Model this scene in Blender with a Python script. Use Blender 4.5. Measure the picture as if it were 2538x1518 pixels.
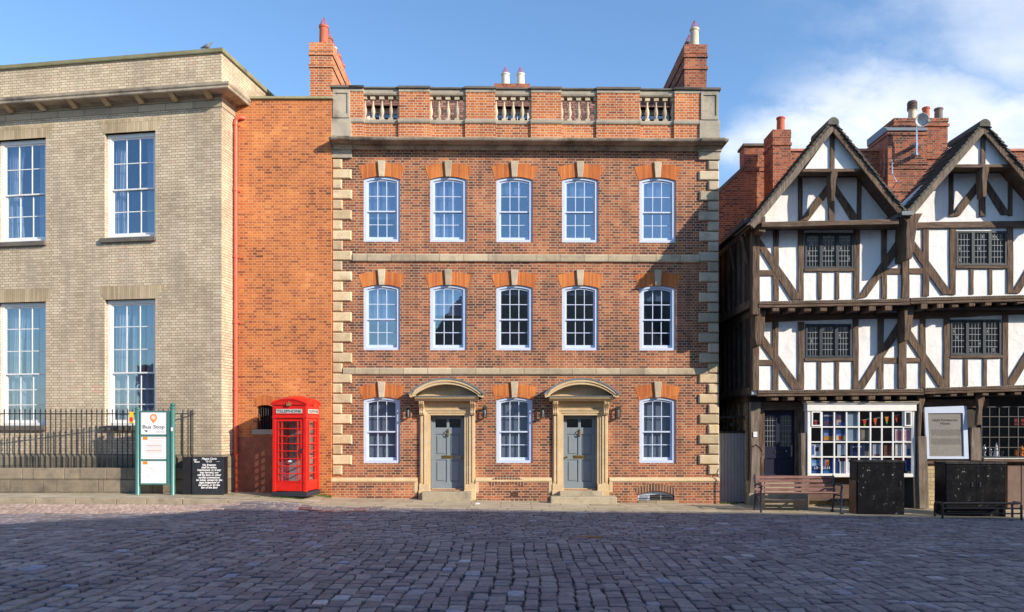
import bpy, bmesh, math, random
from mathutils import Vector, Matrix
R = math.radians
random.seed(7)
scene = bpy.context.scene
for o in list(bpy.data.objects): bpy.data.objects.remove(o)
COL = scene.collection

# ------------------------------------------------------------------ camera
CX, HZ, FP = 1269.0, 1059.0, 1920.0        # photo: centre column, horizon row, focal length in px
CAM = Vector((0, -20, 1.9))
cd = bpy.data.cameras.new('camera'); cam = bpy.data.objects.new('camera', cd); COL.objects.link(cam)
cam.location = CAM; cam.rotation_euler = (R(90), 0, 0)
cd.lens = 36*FP/2538; cd.sensor_width = 36
cd.shift_y = (HZ-759)/2538
cd.clip_end = 3000
scene.camera = cam
# ------------------------------------------------------------------ sun and sky
AZ, EL = 57.0, 23.5                         # azimuth right of the facade normal, elevation
sdir = Vector((math.sin(R(AZ))*math.cos(R(EL)), -math.cos(R(AZ))*math.cos(R(EL)), math.sin(R(EL))))
sl = bpy.data.lights.new('sun', 'SUN'); sl.energy = 4.6; sl.angle = R(0.5); sl.color = (1.0, .89, .74)
so = bpy.data.objects.new('sun', sl); COL.objects.link(so)
so.rotation_euler = sdir.to_track_quat('Z', 'Y').to_euler(); so.location = (30, -30, 40)
w = bpy.data.worlds.new('World'); scene.world = w; w.use_nodes = True
nt = w.node_tree; nt.nodes.clear()
out = nt.nodes.new('ShaderNodeOutputWorld'); bg = nt.nodes.new('ShaderNodeBackground')
sky = nt.nodes.new('ShaderNodeTexSky'); sky.sky_type = 'NISHITA'; sky.sun_disc = False
sky.sun_elevation = R(EL); sky.sun_rotation = math.atan2(sdir.x, sdir.y)
sky.air_density = 1.0; sky.dust_density = 0.6; sky.ozone_density = 3.0; sky.altitude = 50
bg.inputs[1].default_value = 0.15
def wn(t, **k):
    n = nt.nodes.new(t)
    for a, b in k.items(): setattr(n, a, b)
    return n
def wmath(op, a, b=None, c=None, clamp=False):
    n = wn('ShaderNodeMath', operation=op); n.use_clamp = clamp
    for i, v in enumerate((a, b, c)):
        if v is None: continue
        if isinstance(v, (int, float)): n.inputs[i].default_value = v
        else: nt.links.new(v, n.inputs[i])
    return n.outputs[0]
tc = wn('ShaderNodeTexCoord'); sp = wn('ShaderNodeSeparateXYZ'); nt.links.new(tc.outputs['Generated'], sp.inputs[0])
yy = wmath('MAXIMUM', sp.outputs[1], 0.05)
ax = wmath('DIVIDE', sp.outputs[0], yy); az_ = wmath('DIVIDE', sp.outputs[2], yy)
cv = wn('ShaderNodeCombineXYZ'); nt.links.new(wmath('MULTIPLY', ax, 1.0), cv.inputs[0]); nt.links.new(wmath('MULTIPLY', az_, 1.7), cv.inputs[1])
def wnoise(scale, det, rough, off):
    mp = wn('ShaderNodeMapping'); mp.inputs['Location'].default_value = off; nt.links.new(cv.outputs[0], mp.inputs[0])
    n = wn('ShaderNodeTexNoise'); nt.links.new(mp.outputs[0], n.inputs['Vector'])
    n.inputs['Scale'].default_value = scale; n.inputs['Detail'].default_value = det; n.inputs['Roughness'].default_value = rough
    return n.outputs[0]
n1 = wnoise(3.2, 7, .55, (4.3, 1.2, 0)); n2 = wnoise(9, 8, .6, (1.0, 7.2, 0))
# low bank behind the gables: rises to the right;  top edge about az=.44
def sstep(x, a, b):
    n = wn('ShaderNodeMapRange'); n.interpolation_type = 'SMOOTHSTEP'; n.inputs[1].default_value = a; n.inputs[2].default_value = b
    n.inputs[3].default_value = 0; n.inputs[4].default_value = 1; nt.links.new(x, n.inputs[0]); return n.outputs[0]
wob = wmath('MULTIPLY_ADD', n1, .34, -.17); wob2 = wmath('MULTIPLY_ADD', n2, .12, -.06)
axw = wmath('ADD', wmath('ADD', ax, wob), wob2); azw = wmath('ADD', wmath('ADD', az_, wmath('MULTIPLY', wob, .45)), wob2)
bank = wmath('MULTIPLY', sstep(axw, .27, .40), wmath('SUBTRACT', 1.0, sstep(azw, .40, .47)))
up = wmath('MULTIPLY', wmath('MULTIPLY', sstep(axw, .38, .60), wmath('MULTIPLY_ADD', n1, 1.7, -.30, True)), sstep(azw, .38, .50))
wisp = wmath('MULTIPLY', wmath('MULTIPLY', sstep(ax, .28, .5), wmath('MULTIPLY_ADD', n2, 1.4, -.55, True)), .5)
cl = wmath('MAXIMUM', wmath('MULTIPLY', bank, wmath('MULTIPLY_ADD', n2, 1.3, .12, True)), wmath('MAXIMUM', wmath('MULTIPLY', up, .95), wisp), clamp=True)
cl = wmath('MULTIPLY', cl, sstep(sp.outputs[1], .1, .35))
hsv = wn('ShaderNodeHueSaturation'); hsv.inputs['Saturation'].default_value = 1.08; hsv.inputs['Value'].default_value = 1.22
nt.links.new(sky.outputs[0], hsv.inputs['Color'])
mx = wn('ShaderNodeMixRGB'); nt.links.new(cl, mx.inputs[0]); nt.links.new(hsv.outputs[0], mx.inputs[1]); mx.inputs[2].default_value = (5.2, 5.4, 5.75, 1)
nt.links.new(mx.outputs[0], bg.inputs[0]); nt.links.new(bg.outputs[0], out.inputs[0])
scene.view_settings.view_transform = 'Standard'; scene.view_settings.look = 'None'
scene.view_settings.exposure = 0.5; scene.view_settings.gamma = 1

# ------------------------------------------------------------------ helpers
class Frame:
    def __init__(s, ox, oy, oz=0, a=0.0):
        s.o = Vector((ox, oy, oz)); s.a = a
    def loc(s, px, py, v=0.0):             # where the sight line of a measured photo point meets the plane y=v of this building
        c, n = math.cos(-s.a), math.sin(-s.a)
        p = CAM-s.o; d = Vector(((px-CX)/FP, 1, (HZ-py)/FP))
        pl = (p.x*c-p.y*n, p.x*n+p.y*c); dl = (d.x*c-d.y*n, d.x*n+d.y*c)
        t = (v-pl[1])/dl[1]
        return (pl[0]+t*dl[0], p.z+t*d.z)
def interp(x, xs, ys):
    if x <= xs[0]: return ys[0]
    for i in range(1, len(xs)):
        if x <= xs[i]:
            t = (x-xs[i-1])/(xs[i]-xs[i-1]); return ys[i-1]+t*(ys[i]-ys[i-1])
    return ys[-1]
def sm(t): t = max(0, min(1, t)); return t*t*(3-2*t)
def gp(x): return interp(x, [-14, -10, -7, -5.3, -4.4, 5.3, 14], [.28, .27, .25, .19, .09, -.09, -.25])
def gs(x, y):
    dl = .125*sm((-5.6-x)/1.8)*sm((y+10)/6)
    return gp(x)-.012-dl

def C(h, k=1.0):
    v = [int(h[i:i+2], 16)/255 for i in (0, 2, 4)]
    v = [(c/12.92 if c <= .04045 else ((c+.055)/1.055)**2.4)*k for c in v]
    return (v[0], v[1], v[2], 1)

class MB:
    def __init__(s): s.v = []; s.f = []
    def add(s, vs, fs):
        b = len(s.v); s.v += [tuple(p) for p in vs]; s.f += [tuple(i+b for i in f) for f in fs]; return s
    def box(s, x0, x1, y0, y1, z0, z1):
        return s.add([(x0,y0,z0),(x1,y0,z0),(x1,y1,z0),(x0,y1,z0),(x0,y0,z1),(x1,y0,z1),(x1,y1,z1),(x0,y1,z1)],
              [(0,3,2,1),(4,5,6,7),(0,1,5,4),(1,2,6,5),(2,3,7,6),(3,0,4,7)])
    def poly(s, pts, y0, y1):              # outline in (x,z) given thickness along y
        n = len(pts)
        vs = [(p[0], y0, p[1]) for p in pts]+[(p[0], y1, p[1]) for p in pts]
        fs = [tuple(range(n)), tuple(range(2*n-1, n-1, -1))]+[(i, i+n, (i+1) % n+n, (i+1) % n) for i in range(n)]
        return s.add(vs, fs)
    def prof(s, pr, x0, x1):               # profile in (y,z) run along x
        n = len(pr)
        vs = [(x0, p[0], p[1]) for p in pr]+[(x1, p[0], p[1]) for p in pr]
        fs = [tuple(range(n)), tuple(range(2*n-1, n-1, -1))]+[(i, i+n, (i+1) % n+n, (i+1) % n) for i in range(n)]
        return s.add(vs, fs)
    def plan(s, pts, z0, z1):
        n = len(pts)
        vs = [(p[0], p[1], z0) for p in pts]+[(p[0], p[1], z1) for p in pts]
        fs = [tuple(range(n)), tuple(range(2*n-1, n-1, -1))]+[(i, i+n, (i+1) % n+n, (i+1) % n) for i in range(n)]
        return s.add(vs, fs)
    def frus(s, a, b):                     # two rectangles (x0,x1,y0,y1,z): lower a, upper b
        vs = []
        for q in (a, b): vs += [(q[0],q[2],q[4]),(q[1],q[2],q[4]),(q[1],q[3],q[4]),(q[0],q[3],q[4])]
        return s.add(vs, [(0,3,2,1),(4,5,6,7),(0,1,5,4),(1,2,6,5),(2,3,7,6),(3,0,4,7)])
    def lathe(s, pr, cx, cy, cz=0, n=16):
        vs = []; fs = []
        for r, z in pr:
            for i in range(n):
                a = 2*math.pi*i/n; vs.append((cx+r*math.cos(a), cy+r*math.sin(a), cz+z))
        m = len(pr)
        for j in range(m-1):
            for i in range(n): fs.append((j*n+i, j*n+(i+1) % n, (j+1)*n+(i+1) % n, (j+1)*n+i))
        fs.append(tuple(range(n-1, -1, -1))); fs.append(tuple(range((m-1)*n, m*n)))
        return s.add(vs, fs)
    def tube(s, pts, r, n=8):
        pts = [Vector(p) for p in pts]; m = len(pts); vs = []; fs = []
        rr = r if isinstance(r, (list, tuple)) else [r]*m
        for j, p in enumerate(pts):
            d = (pts[min(j+1, m-1)]-pts[max(j-1, 0)]).normalized()
            u = d.cross(Vector((0, 0, 1)) if abs(d.z) < .9 else Vector((0, 1, 0))).normalized(); v2 = d.cross(u)
            for i in range(n):
                a = 2*math.pi*(i+.5)/n; vs.append(tuple(p+u*rr[j]*math.cos(a)+v2*rr[j]*math.sin(a)))
        for j in range(m-1):
            for i in range(n): fs.append((j*n+i, j*n+(i+1) % n, (j+1)*n+(i+1) % n, (j+1)*n+i))
        fs.append(tuple(range(n-1, -1, -1))); fs.append(tuple(range((m-1)*n, m*n)))
        return s.add(vs, fs)
    def blob(s, c, r, n=10, m=8):
        pr = [(max(1e-4, math.sin(math.pi*j/m)), -math.cos(math.pi*j/m)) for j in range(m+1)]
        vs = []; fs = []
        for q, z in pr:
            for i in range(n):
                a = 2*math.pi*i/n; vs.append((c[0]+r[0]*q*math.cos(a), c[1]+r[1]*q*math.sin(a), c[2]+r[2]*z))
        for j in range(m):
            for i in range(n): fs.append((j*n+i, j*n+(i+1) % n, (j+1)*n+(i+1) % n, (j+1)*n+i))
        return s.add(vs, fs)
    def holed(s, outer, holes, y0, y1):    # panel in (x,z) with openings, real thickness
        cu = bpy.data.curves.new('t', 'CURVE'); cu.dimensions = '2D'; cu.fill_mode = 'BOTH'; cu.extrude = (y1-y0)/2
        for ring in [outer]+list(holes):
            sp_ = cu.splines.new('POLY'); sp_.points.add(len(ring)-1); sp_.use_cyclic_u = True
            for i, p in enumerate(ring): sp_.points[i].co = (p[0], p[1], 0, 1)
        ob = bpy.data.objects.new('t', cu); me = bpy.data.meshes.new_from_object(ob)
        ym = (y0+y1)/2
        s.add([(v.co.x, ym-v.co.z, v.co.y) for v in me.vertices], [tuple(p.vertices) for p in me.polygons])
        bpy.data.objects.remove(ob); bpy.data.curves.remove(cu); bpy.data.meshes.remove(me)
        return s
    def build(s, name, m, parent=None, bevel=0, smooth=False, loc=(0,0,0), weld=True, fixn=True):
        me = bpy.data.meshes.new(name); me.from_pydata(s.v, [], s.f)
        if fixn or weld:
            bm = bmesh.new(); bm.from_mesh(me)
            if weld: bmesh.ops.remove_doubles(bm, verts=bm.verts, dist=1e-5)
            if fixn: bmesh.ops.recalc_face_normals(bm, faces=bm.faces)
            bm.to_mesh(me); bm.free()
        uv = me.uv_layers.new(name='UVMap')
        for p in me.polygons:
            n = p.normal; a = (abs(n.x), abs(n.y), abs(n.z))
            for li in p.loop_indices:
                co = me.vertices[me.loops[li].vertex_index].co
                if a[2] > max(a[0], a[1])*1.2: q = (co.x, co.y)
                elif a[1] >= a[0]: q = (co.x, co.z)
                else: q = (co.y+.11, co.z)
                uv.data[li].uv = q
            p.use_smooth = smooth
        me.materials.append(m)
        if smooth and hasattr(me, 'set_sharp_from_angle'):
            me.set_sharp_from_angle(angle=R(40))
        o = bpy.data.objects.new(name, me); COL.objects.link(o); o.location = loc
        if parent: o.parent = parent
        if bevel:
            b = o.modifiers.new('bevel', 'BEVEL'); b.width = bevel; b.segments = 2; b.limit_method = 'ANGLE'; b.angle_limit = R(35)
        return o
def tag(o, label=None, cat=None, group=None, kind=None):
    if label: o['label'] = label
    if cat: o['category'] = cat
    if group: o['group'] = group
    if kind: o['kind'] = kind
    return o
def thing(name, label, cat, loc=(0,0,0), rz=0, group=None):
    o = bpy.data.objects.new(name, None); COL.objects.link(o); o.location = loc; o.rotation_euler = (0,0,rz); o.empty_display_size = .2
    return tag(o, label, cat, group)
def at(parent, loc, name=None):
    pass
def clone(o, parent=None, loc=None, label=None, skip=()):
    c = o.copy(); COL.objects.link(c)
    c.parent = parent
    if loc is not None: c.location = loc
    if label: c['label'] = label
    for ch in list(o.children):
        if ch.name.split('.')[0] in skip: continue
        clone(ch, c)
    return c
def arc(x0, x1, zs, rise, n=10):           # points from x0 to x1 on a segmental arch
    out_ = []
    hw = (x1-x0)/2; cx = (x0+x1)/2; rad = (hw*hw+rise*rise)/(2*rise)
    for i in range(n+1):
        x = x0+(x1-x0)*i/n
        out_.append((x, zs+rise-rad+math.sqrt(max(0, rad*rad-(x-cx)**2))))
    return out_
def archp(x0, x1, z0, zs, rise, n=10):     # opening with flat foot and arched head
    return [(x1, z0), (x0, z0)]+arc(x0, x1, zs, rise, n)
def rect(x0, x1, z0, z1): return [(x0,z0),(x1,z0),(x1,z1),(x0,z1)]
def wobble(pts, amp=.007, step=.28, rnd=random):
    o = []
    n = len(pts)
    for i in range(n):
        a = Vector((pts[i][0], pts[i][1])); b = Vector((pts[(i+1) % n][0], pts[(i+1) % n][1])); d = b-a
        k = max(1, int(d.length/step))
        if d.length < 1e-6: continue
        nn = Vector((-d.y, d.x)).normalized()
        for j in range(k):
            p = a+d*j/k+nn*rnd.uniform(-amp, amp); o.append((p.x, p.y))
    return o
def textmesh(mb, s, size, x, y, z, align='CENTER', ext=.0015, sx=1.0, shear=0, bold=0, flip=False, spacing=1.0):
    cu = bpy.data.curves.new('t', 'FONT'); cu.body = s; cu.size = size; cu.align_x = align; cu.extrude = ext; cu.shear = shear; cu.offset = bold
    cu.space_character = spacing; cu.resolution_u = 3
    ob = bpy.data.objects.new('t', cu); me = bpy.data.meshes.new_from_object(ob)
    mb.add([(x+v.co.x*sx, y-v.co.z, z+v.co.y) for v in me.vertices], [tuple(p.vertices) for p in me.polygons])
    bpy.data.objects.remove(ob); bpy.data.curves.remove(cu); bpy.data.meshes.remove(me)
    return mb

# ------------------------------------------------------------------ materials
class G:
    def __init__(s, name, rough=.8, spec=.3):
        s.m = bpy.data.materials.new(name); s.m.use_nodes = True; s.t = s.m.node_tree
        s.b = s.t.nodes['Principled BSDF']; s.b.inputs['Roughness'].default_value = rough
        s.b.inputs['Specular IOR Level'].default_value = spec
        s.uvn = None
    def n(s, t, **k):
        x = s.t.nodes.new(t)
        for a, b in k.items(): setattr(x, a, b)
        return x
    def l(s, a, b): s.t.links.new(a, b)
    def val(s, v, i):
        if isinstance(v, (int, float)): i.default_value = v
        elif isinstance(v, tuple): i.default_value = v
        else: s.l(v, i)
    def co(s, kind='UV', scale=(1,1,1), loc=(0,0,0), rot=(0,0,0)):
        t = s.n('ShaderNodeTexCoord'); m = s.n('ShaderNodeMapping'); s.l(t.outputs[kind], m.inputs[0])
        m.inputs['Scale'].default_value = scale; m.inputs['Location'].default_value = loc; m.inputs['Rotation'].default_value = rot
        return m.outputs[0]
    def noise(s, v, sc, det=4, ro=.55):
        n = s.n('ShaderNodeTexNoise'); s.l(v, n.inputs['Vector']); n.inputs['Scale'].default_value = sc; n.inputs['Detail'].default_value = det; n.inputs['Roughness'].default_value = ro
        return n.outputs[0]
    def ramp(s, f, stops, interp_='LINEAR'):
        r = s.n('ShaderNodeValToRGB'); r.color_ramp.interpolation = interp_
        e = r.color_ramp.elements
        while len(e) > 1: e.remove(e[-1])
        e[0].position = stops[0][0]; e[0].color = stops[0][1]
        for p, c in stops[1:]:
            q = e.new(p); q.color = c
        s.l(f, r.inputs[0]); return r.outputs[0]
    def mix(s, f, a, b, mode='MIX'):
        m = s.n('ShaderNodeMixRGB', blend_type=mode); s.val(f, m.inputs[0]); s.val(a, m.inputs[1]); s.val(b, m.inputs[2]); return m.outputs[0]
    def mth(s, op, a, b=0.0, c=None, clamp=False):
        m = s.n('ShaderNodeMath', operation=op); m.use_clamp = clamp
        s.val(a, m.inputs[0]); s.val(b, m.inputs[1])
        if c is not None: s.val(c, m.inputs[2])
        return m.outputs[0]
    def col(s, c): s.val(c, s.b.inputs['Base Color']); return s
    def bump(s, h, dist=.01, strength=.6):
        b = s.n('ShaderNodeBump'); b.inputs['Distance'].default_value = dist; b.inputs['Strength'].default_value = strength
        s.l(h, b.inputs['Height']); s.l(b.outputs[0], s.b.inputs['Normal']); return s
W4 = lambda v: (v, v, v, 1)
def brick_mat(name, stops, mortar, bw=.225, bh=.067, ms=.011, big=(.82, 1.12), bigscale=.6, patch=None, ps=.6, squash=.5, vert=False, off=.5, warp=.006, bumpd=.006):
    g = G(name, .88, .2)
    uv = g.co('UV', rot=(0, 0, R(90)) if vert else (0,0,0))
    nz = g.n('ShaderNodeTexNoise'); g.l(uv, nz.inputs['Vector']); nz.inputs['Scale'].default_value = 9; nz.inputs['Detail'].default_value = 3
    sb = g.n('ShaderNodeVectorMath', operation='SUBTRACT'); g.l(nz.outputs['Color'], sb.inputs[0]); sb.inputs[1].default_value = (.5,.5,.5)
    sc = g.n('ShaderNodeVectorMath', operation='SCALE'); g.l(sb.outputs[0], sc.inputs[0]); sc.inputs['Scale'].default_value = warp*2
    ad = g.n('ShaderNodeVectorMath', operation='ADD'); g.l(uv, ad.inputs[0]); g.l(sc.outputs[0], ad.inputs[1])
    b = g.n('ShaderNodeTexBrick'); g.l(ad.outputs[0], b.inputs['Vector'])
    b.offset = off; b.squash = squash; b.squash_frequency = 2
    b.inputs['Color1'].default_value = W4(0); b.inputs['Color2'].default_value = W4(1); b.inputs['Mortar'].default_value = W4(.5)
    b.inputs['Scale'].default_value = 1; b.inputs['Mortar Size'].default_value = ms; b.inputs['Mortar Smooth'].default_value = .25; b.inputs['Bias'].default_value = 0
    b.inputs['Brick Width'].default_value = bw; b.inputs['Row Height'].default_value = bh
    big_n = g.noise(uv, bigscale, 5, .6); fine = g.noise(uv, 45, 4, .6)
    # darker/lighter bricks gather in patches
    t = g.mth('MULTIPLY_ADD', g.mth('SUBTRACT', big_n, .5), 1.5, g.mth('MULTIPLY_ADD', b.outputs['Color'], .72, .14))
    c = g.ramp(t, stops)
    c = g.mix(1.0, c, g.ramp(fine, [(.25, W4(.78)), (.75, W4(1.18))]), 'MULTIPLY')
    mo = g.mix(g.noise(uv, 2.2, 5, .6), tuple(x*.72 for x in mortar[:3])+(1,), tuple(min(1, x*1.18) for x in mortar[:3])+(1,))
    c = g.mix(b.outputs['Fac'], c, mo)
    c = g.mix(1.0, c, g.ramp(big_n, [(.3, W4(big[0])), (.7, W4(big[1]))]), 'MULTIPLY')
    if patch:   # stained zones with a shape of their own (stretched vertically like run-off)
        sn = g.noise(g.co('UV', scale=(1.5, .22, 1)), 1.3, 6, .65)
        c = g.mix(g.ramp(sn, [(.50, W4(0)), (.72, W4(ps))]), c, patch)
    g.col(c)
    h = g.mth('ADD', g.mth('MULTIPLY', g.mth('SUBTRACT', 1.0, b.outputs['Fac']), .8), g.mth('MULTIPLY', fine, .35))
    g.bump(h, bumpd, .9)
    return g.m
def stone_mat(name, c1, c2, dark=None, dk=.0, sc=3.0, rnd=.25, blocks=None, bumpd=.01, joint=.45, streak=False):
    g = G(name, .86, .25)
    uv = g.co('UV'); ob = g.co('Object')
    n = g.noise(ob, sc, 6, .62); c = g.mix(g.ramp(n, [(.3, W4(0)), (.7, W4(1))]), c1, c2)
    oi = g.n('ShaderNodeObjectInfo')
    c = g.mix(1.0, c, g.ramp(oi.outputs['Random'], [(0, W4(1-rnd)), (1, W4(1+rnd*.4))]), 'MULTIPLY')
    if dark:
        v = g.co('Object', scale=(1, 1, 3.5) if streak else (1, 1, 1))
        s2 = g.noise(v, sc*.55, 7, .7); c = g.mix(g.ramp(s2, [(.62-dk*.3, W4(0)), (.78-dk*.2, W4(.85))]), c, dark)
    fine = g.noise(ob, 38, 5, .65)
    c = g.mix(1.0, c, g.ramp(fine, [(.25, W4(.82)), (.75, W4(1.15))]), 'MULTIPLY')
    h = fine
    if blocks:
        b = g.n('ShaderNodeTexBrick'); g.l(uv, b.inputs['Vector']); b.offset = .5
        b.inputs['Color1'].default_value = W4(.78); b.inputs['Color2'].default_value = W4(1.12); b.inputs['Mortar'].default_value = W4(joint)
        b.inputs['Scale'].default_value = 1; b.inputs['Mortar Size'].default_value = .008; b.inputs['Brick Width'].default_value = blocks[0]; b.inputs['Row Height'].default_value = blocks[1]
        c = g.mix(1.0, c, b.outputs['Color'], 'MULTIPLY')
        h = g.mth('SUBTRACT', fine, b.outputs['Fac'])
    g.col(c); g.bump(h, bumpd, .7)
    return g.m
def paint(name, c, rough=.45, var=.12, spec=.4, metal=0, bumpd=.002, rnd=0, sc=5):
    g = G(name, rough, spec); ob = g.co('Object')
    n = g.noise(ob, sc, 6, .6); k = g.ramp(n, [(.3, W4(1-var)), (.7, W4(1+var*.6))])
    cc = g.mix(1.0, c, k, 'MULTIPLY')
    if rnd:
        oi = g.n('ShaderNodeObjectInfo'); cc = g.mix(1.0, cc, g.ramp(oi.outputs['Random'], [(0, W4(1-rnd)), (1, W4(1+rnd))]), 'MULTIPLY')
    g.col(cc); g.b.inputs['Metallic'].default_value = metal
    if bumpd: g.bump(g.noise(ob, 30, 4, .6), bumpd, .5)
    return g.m
def wood_mat(name, c1, c2, axis='z', rough=.85, dirt=.5):
    g = G(name, rough, .2)
    scl = {'z': (9, 9, .9), 'x': (.9, 9, 9)}[axis]
    n = g.noise(g.co('Object', scale=scl), 3, 6, .65); n2 = g.noise(g.co('Object'), 2.3, 5, .6)
    c = g.mix(g.ramp(n, [(.35, W4(0)), (.65, W4(1))]), c1, c2)
    c = g.mix(1.0, c, g.ramp(n2, [(.3, W4(1-dirt*.5)), (.7, W4(1+dirt*.35))]), 'MULTIPLY')
    g.col(c); g.bump(n, .012, .8); return g.m
def glass_mat(name, refl=.3, tint=(.75, .8, .85, 1), wavy=.0016, rc=(.9, .95, 1, 1)):
    g = G(name); t = g.t; t.nodes.remove(g.b); o = [x for x in t.nodes if x.type == 'OUTPUT_MATERIAL'][0]
    tr = g.n('ShaderNodeBsdfTransparent'); tr.inputs[0].default_value = tint
    gl = g.n('ShaderNodeBsdfGlossy'); gl.inputs['Roughness'].default_value = .02; gl.inputs['Color'].default_value = rc
    ge = g.n('ShaderNodeNewGeometry'); dt = g.n('ShaderNodeVectorMath', operation='DOT_PRODUCT'); g.l(ge.outputs['Incoming'], dt.inputs[0]); g.l(ge.outputs['Normal'], dt.inputs[1])
    cs = g.mth('ABSOLUTE', dt.outputs['Value']); f = g.mth('MULTIPLY_ADD', g.mth('POWER', g.mth('SUBTRACT', 1.0, cs), 5.0), .9, refl+.03, clamp=True)
    bp = g.n('ShaderNodeBump'); bp.inputs['Distance'].default_value = wavy; bp.inputs['Strength'].default_value = .7
    g.l(g.noise(g.co('Object'), 3.0, 2, .5), bp.inputs['Height']); g.l(bp.outputs[0], gl.inputs['Normal'])
    mx_ = g.n('ShaderNodeMixShader'); g.l(f, mx_.inputs[0]); g.l(tr.outputs[0], mx_.inputs[1]); g.l(gl.outputs[0], mx_.inputs[2])
    g.l(mx_.outputs[0], o.inputs[0]); return g.m
def flat(name, c, rough=.6, spec=.3, metal=0):
    g = G(name, rough, spec); g.col(c); g.b.inputs['Metallic'].default_value = metal; return g.m

BR = lambda r, g_, b: (r, g_, b, 1)
M = {}
M['brick_main'] = brick_mat('townhouse brick', [(0, BR(.105,.045,.038)), (.2, BR(.16,.066,.046)), (.36, BR(.245,.088,.050)), (.55, BR(.34,.116,.056)), (.85, BR(.43,.145,.065)), (1, BR(.50,.20,.09))], BR(.52,.36,.24), ms=.010, bw=.235, bigscale=.9, patch=BR(.13,.075,.06), ps=.45)
M['brick_parapet'] = brick_mat('parapet brick', [(0, BR(.24,.08,.045)), (.3, BR(.42,.12,.045)), (.7, BR(.54,.16,.05)), (1, BR(.60,.23,.08))], BR(.62,.44,.30), ms=.010)
M['brick_orange'] = brick_mat('orange brick', [(-.0, BR(.16,.055,.035)), (.15, BR(.34,.10,.045)), (.4, BR(.50,.155,.055)), (.8, BR(.60,.195,.06)), (1, BR(.68,.27,.085))], BR(.68,.36,.18), ms=.008, big=(.82, 1.12), bigscale=.5)
M['brick_buff'] = brick_mat('buff brick', [(0, BR(.50,.39,.27)), (.3, BR(.58,.465,.32)), (.65, BR(.66,.535,.375)), (.93, BR(.72,.60,.43)), (1, BR(.68,.43,.28))], BR(.22,.18,.14), ms=.006, bw=.235, patch=BR(.34,.28,.22), squash=.5, bh=.0675)
M['brick_red'] = brick_mat('old red brick', [(0, BR(.06,.03,.03)), (.25, BR(.20,.06,.04)), (.6, BR(.38,.10,.05)), (1, BR(.48,.17,.08))], BR(.36,.24,.17), ms=.010, patch=BR(.10,.06,.05), bumpd=.02)
M['brick_arch'] = brick_mat('rubbed brick', [(0, BR(.45,.13,.05)), (.5, BR(.60,.19,.055)), (1, BR(.68,.26,.08))], BR(.38,.14,.07), bw=.9, bh=.042, ms=.003, squash=1, vert=True, off=0, warp=.004)
M['buff_arch'] = brick_mat('gauged buff brick', [(0, BR(.42,.32,.20)), (.5, BR(.54,.42,.27)), (1, BR(.66,.52,.34))], BR(.32,.24,.16), bw=1.2, bh=.06, ms=.004, squash=1, vert=True, off=0, warp=.012)
M['stone'] = stone_mat('sandstone', BR(.50,.42,.31), BR(.64,.53,.37), BR(.25,.22,.18), .35, bumpd=.016)
M['stone_gold'] = stone_mat('gold sandstone', BR(.58,.43,.25), BR(.74,.60,.40), BR(.36,.29,.21), .30, rnd=.28, bumpd=.022, sc=4)
M['stone_band'] = stone_mat('band stone', BR(.47,.38,.26), BR(.57,.47,.33), BR(.29,.23,.17), .35, blocks=(.62, 5), rnd=0)
M['stone_door'] = stone_mat('doorcase stone', BR(.56,.40,.22), BR(.66,.52,.33), BR(.50,.42,.34), .2, rnd=0)
M['stone_grey'] = stone_mat('weathered stone', BR(.33,.295,.235), BR(.50,.435,.33), BR(.14,.125,.11), .3, sc=2.6, rnd=.1)
M['stone_dark'] = stone_mat('blackened stone', BR(.10,.09,.085), BR(.20,.175,.14), BR(.05,.045,.045), .2, sc=2.0, rnd=0, streak=False)
M['stone_soft'] = stone_mat('cornice stone', BR(.36,.30,.23), BR(.56,.46,.33), BR(.08,.07,.065), .55, sc=2.0, rnd=0)
M['stone_wall'] = stone_mat('dwarf wall stone', BR(.20,.17,.13), BR(.33,.27,.19), BR(.11,.10,.085), .3, blocks=(1.15, .30), rnd=0)
M['frieze'] = stone_mat('frieze stone', BR(.43,.34,.24), BR(.54,.43,.31), BR(.28,.24,.20), .1, blocks=(.75, 5), rnd=0)
M['rubble'] = stone_mat('yellow rubble', BR(.48,.37,.20), BR(.60,.49,.30), BR(.20,.16,.11), .3, sc=6, blocks=(.19, .10), rnd=0, bumpd=.03, joint=.6)
M['step'] = stone_mat('step stone', BR(.38,.32,.22), BR(.50,.43,.31), BR(.17,.15,.11), .3)
M['frame'] = paint('pale blue paint', BR(.56,.64,.80), .4, .05)
M['white'] = paint('white paint', BR(.80,.80,.78), .4, .08)
def plaster_mat():
    g = G('limewashed plaster', .9, .1); v = g.co('Object', scale=(2.6, 2.6, .5)); ob = g.co('Object')
    a = g.ramp(g.noise(v, 2.2, 7, .68), [(.50, W4(0)), (.78, W4(.55))]); c = g.mix(a, BR(.84,.84,.83), BR(.60,.58,.54))
    vo = g.n('ShaderNodeTexVoronoi', feature='DISTANCE_TO_EDGE'); g.l(g.co('Object', scale=(1.1, 1.1, 1.4)), vo.inputs['Vector']); vo.inputs['Scale'].default_value = 1.7
    cr = g.mth('MULTIPLY', g.ramp(vo.outputs[0], [(0, W4(.45)), (.006, W4(0))]), g.ramp(g.noise(ob, 1.1, 3), [(.5, W4(0)), (.6, W4(1))]))
    g.col(g.mix(cr, c, BR(.35,.33,.30))); g.bump(g.noise(ob, 4, 6, .6), .03, .7); return g.m
M['plaster'] = plaster_mat()
M['timber'] = wood_mat('oak timber', BR(.065,.043,.032), BR(.20,.140,.10))
M['timber_h'] = wood_mat('oak beam', BR(.080,.055,.040), BR(.19,.135,.10), 'x')
M['timber_grey'] = wood_mat('weathered oak', BR(.13,.105,.085), BR(.26,.21,.165))
M['room'] = paint('room wall', BR(.42,.38,.34), .9, .2)
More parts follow.
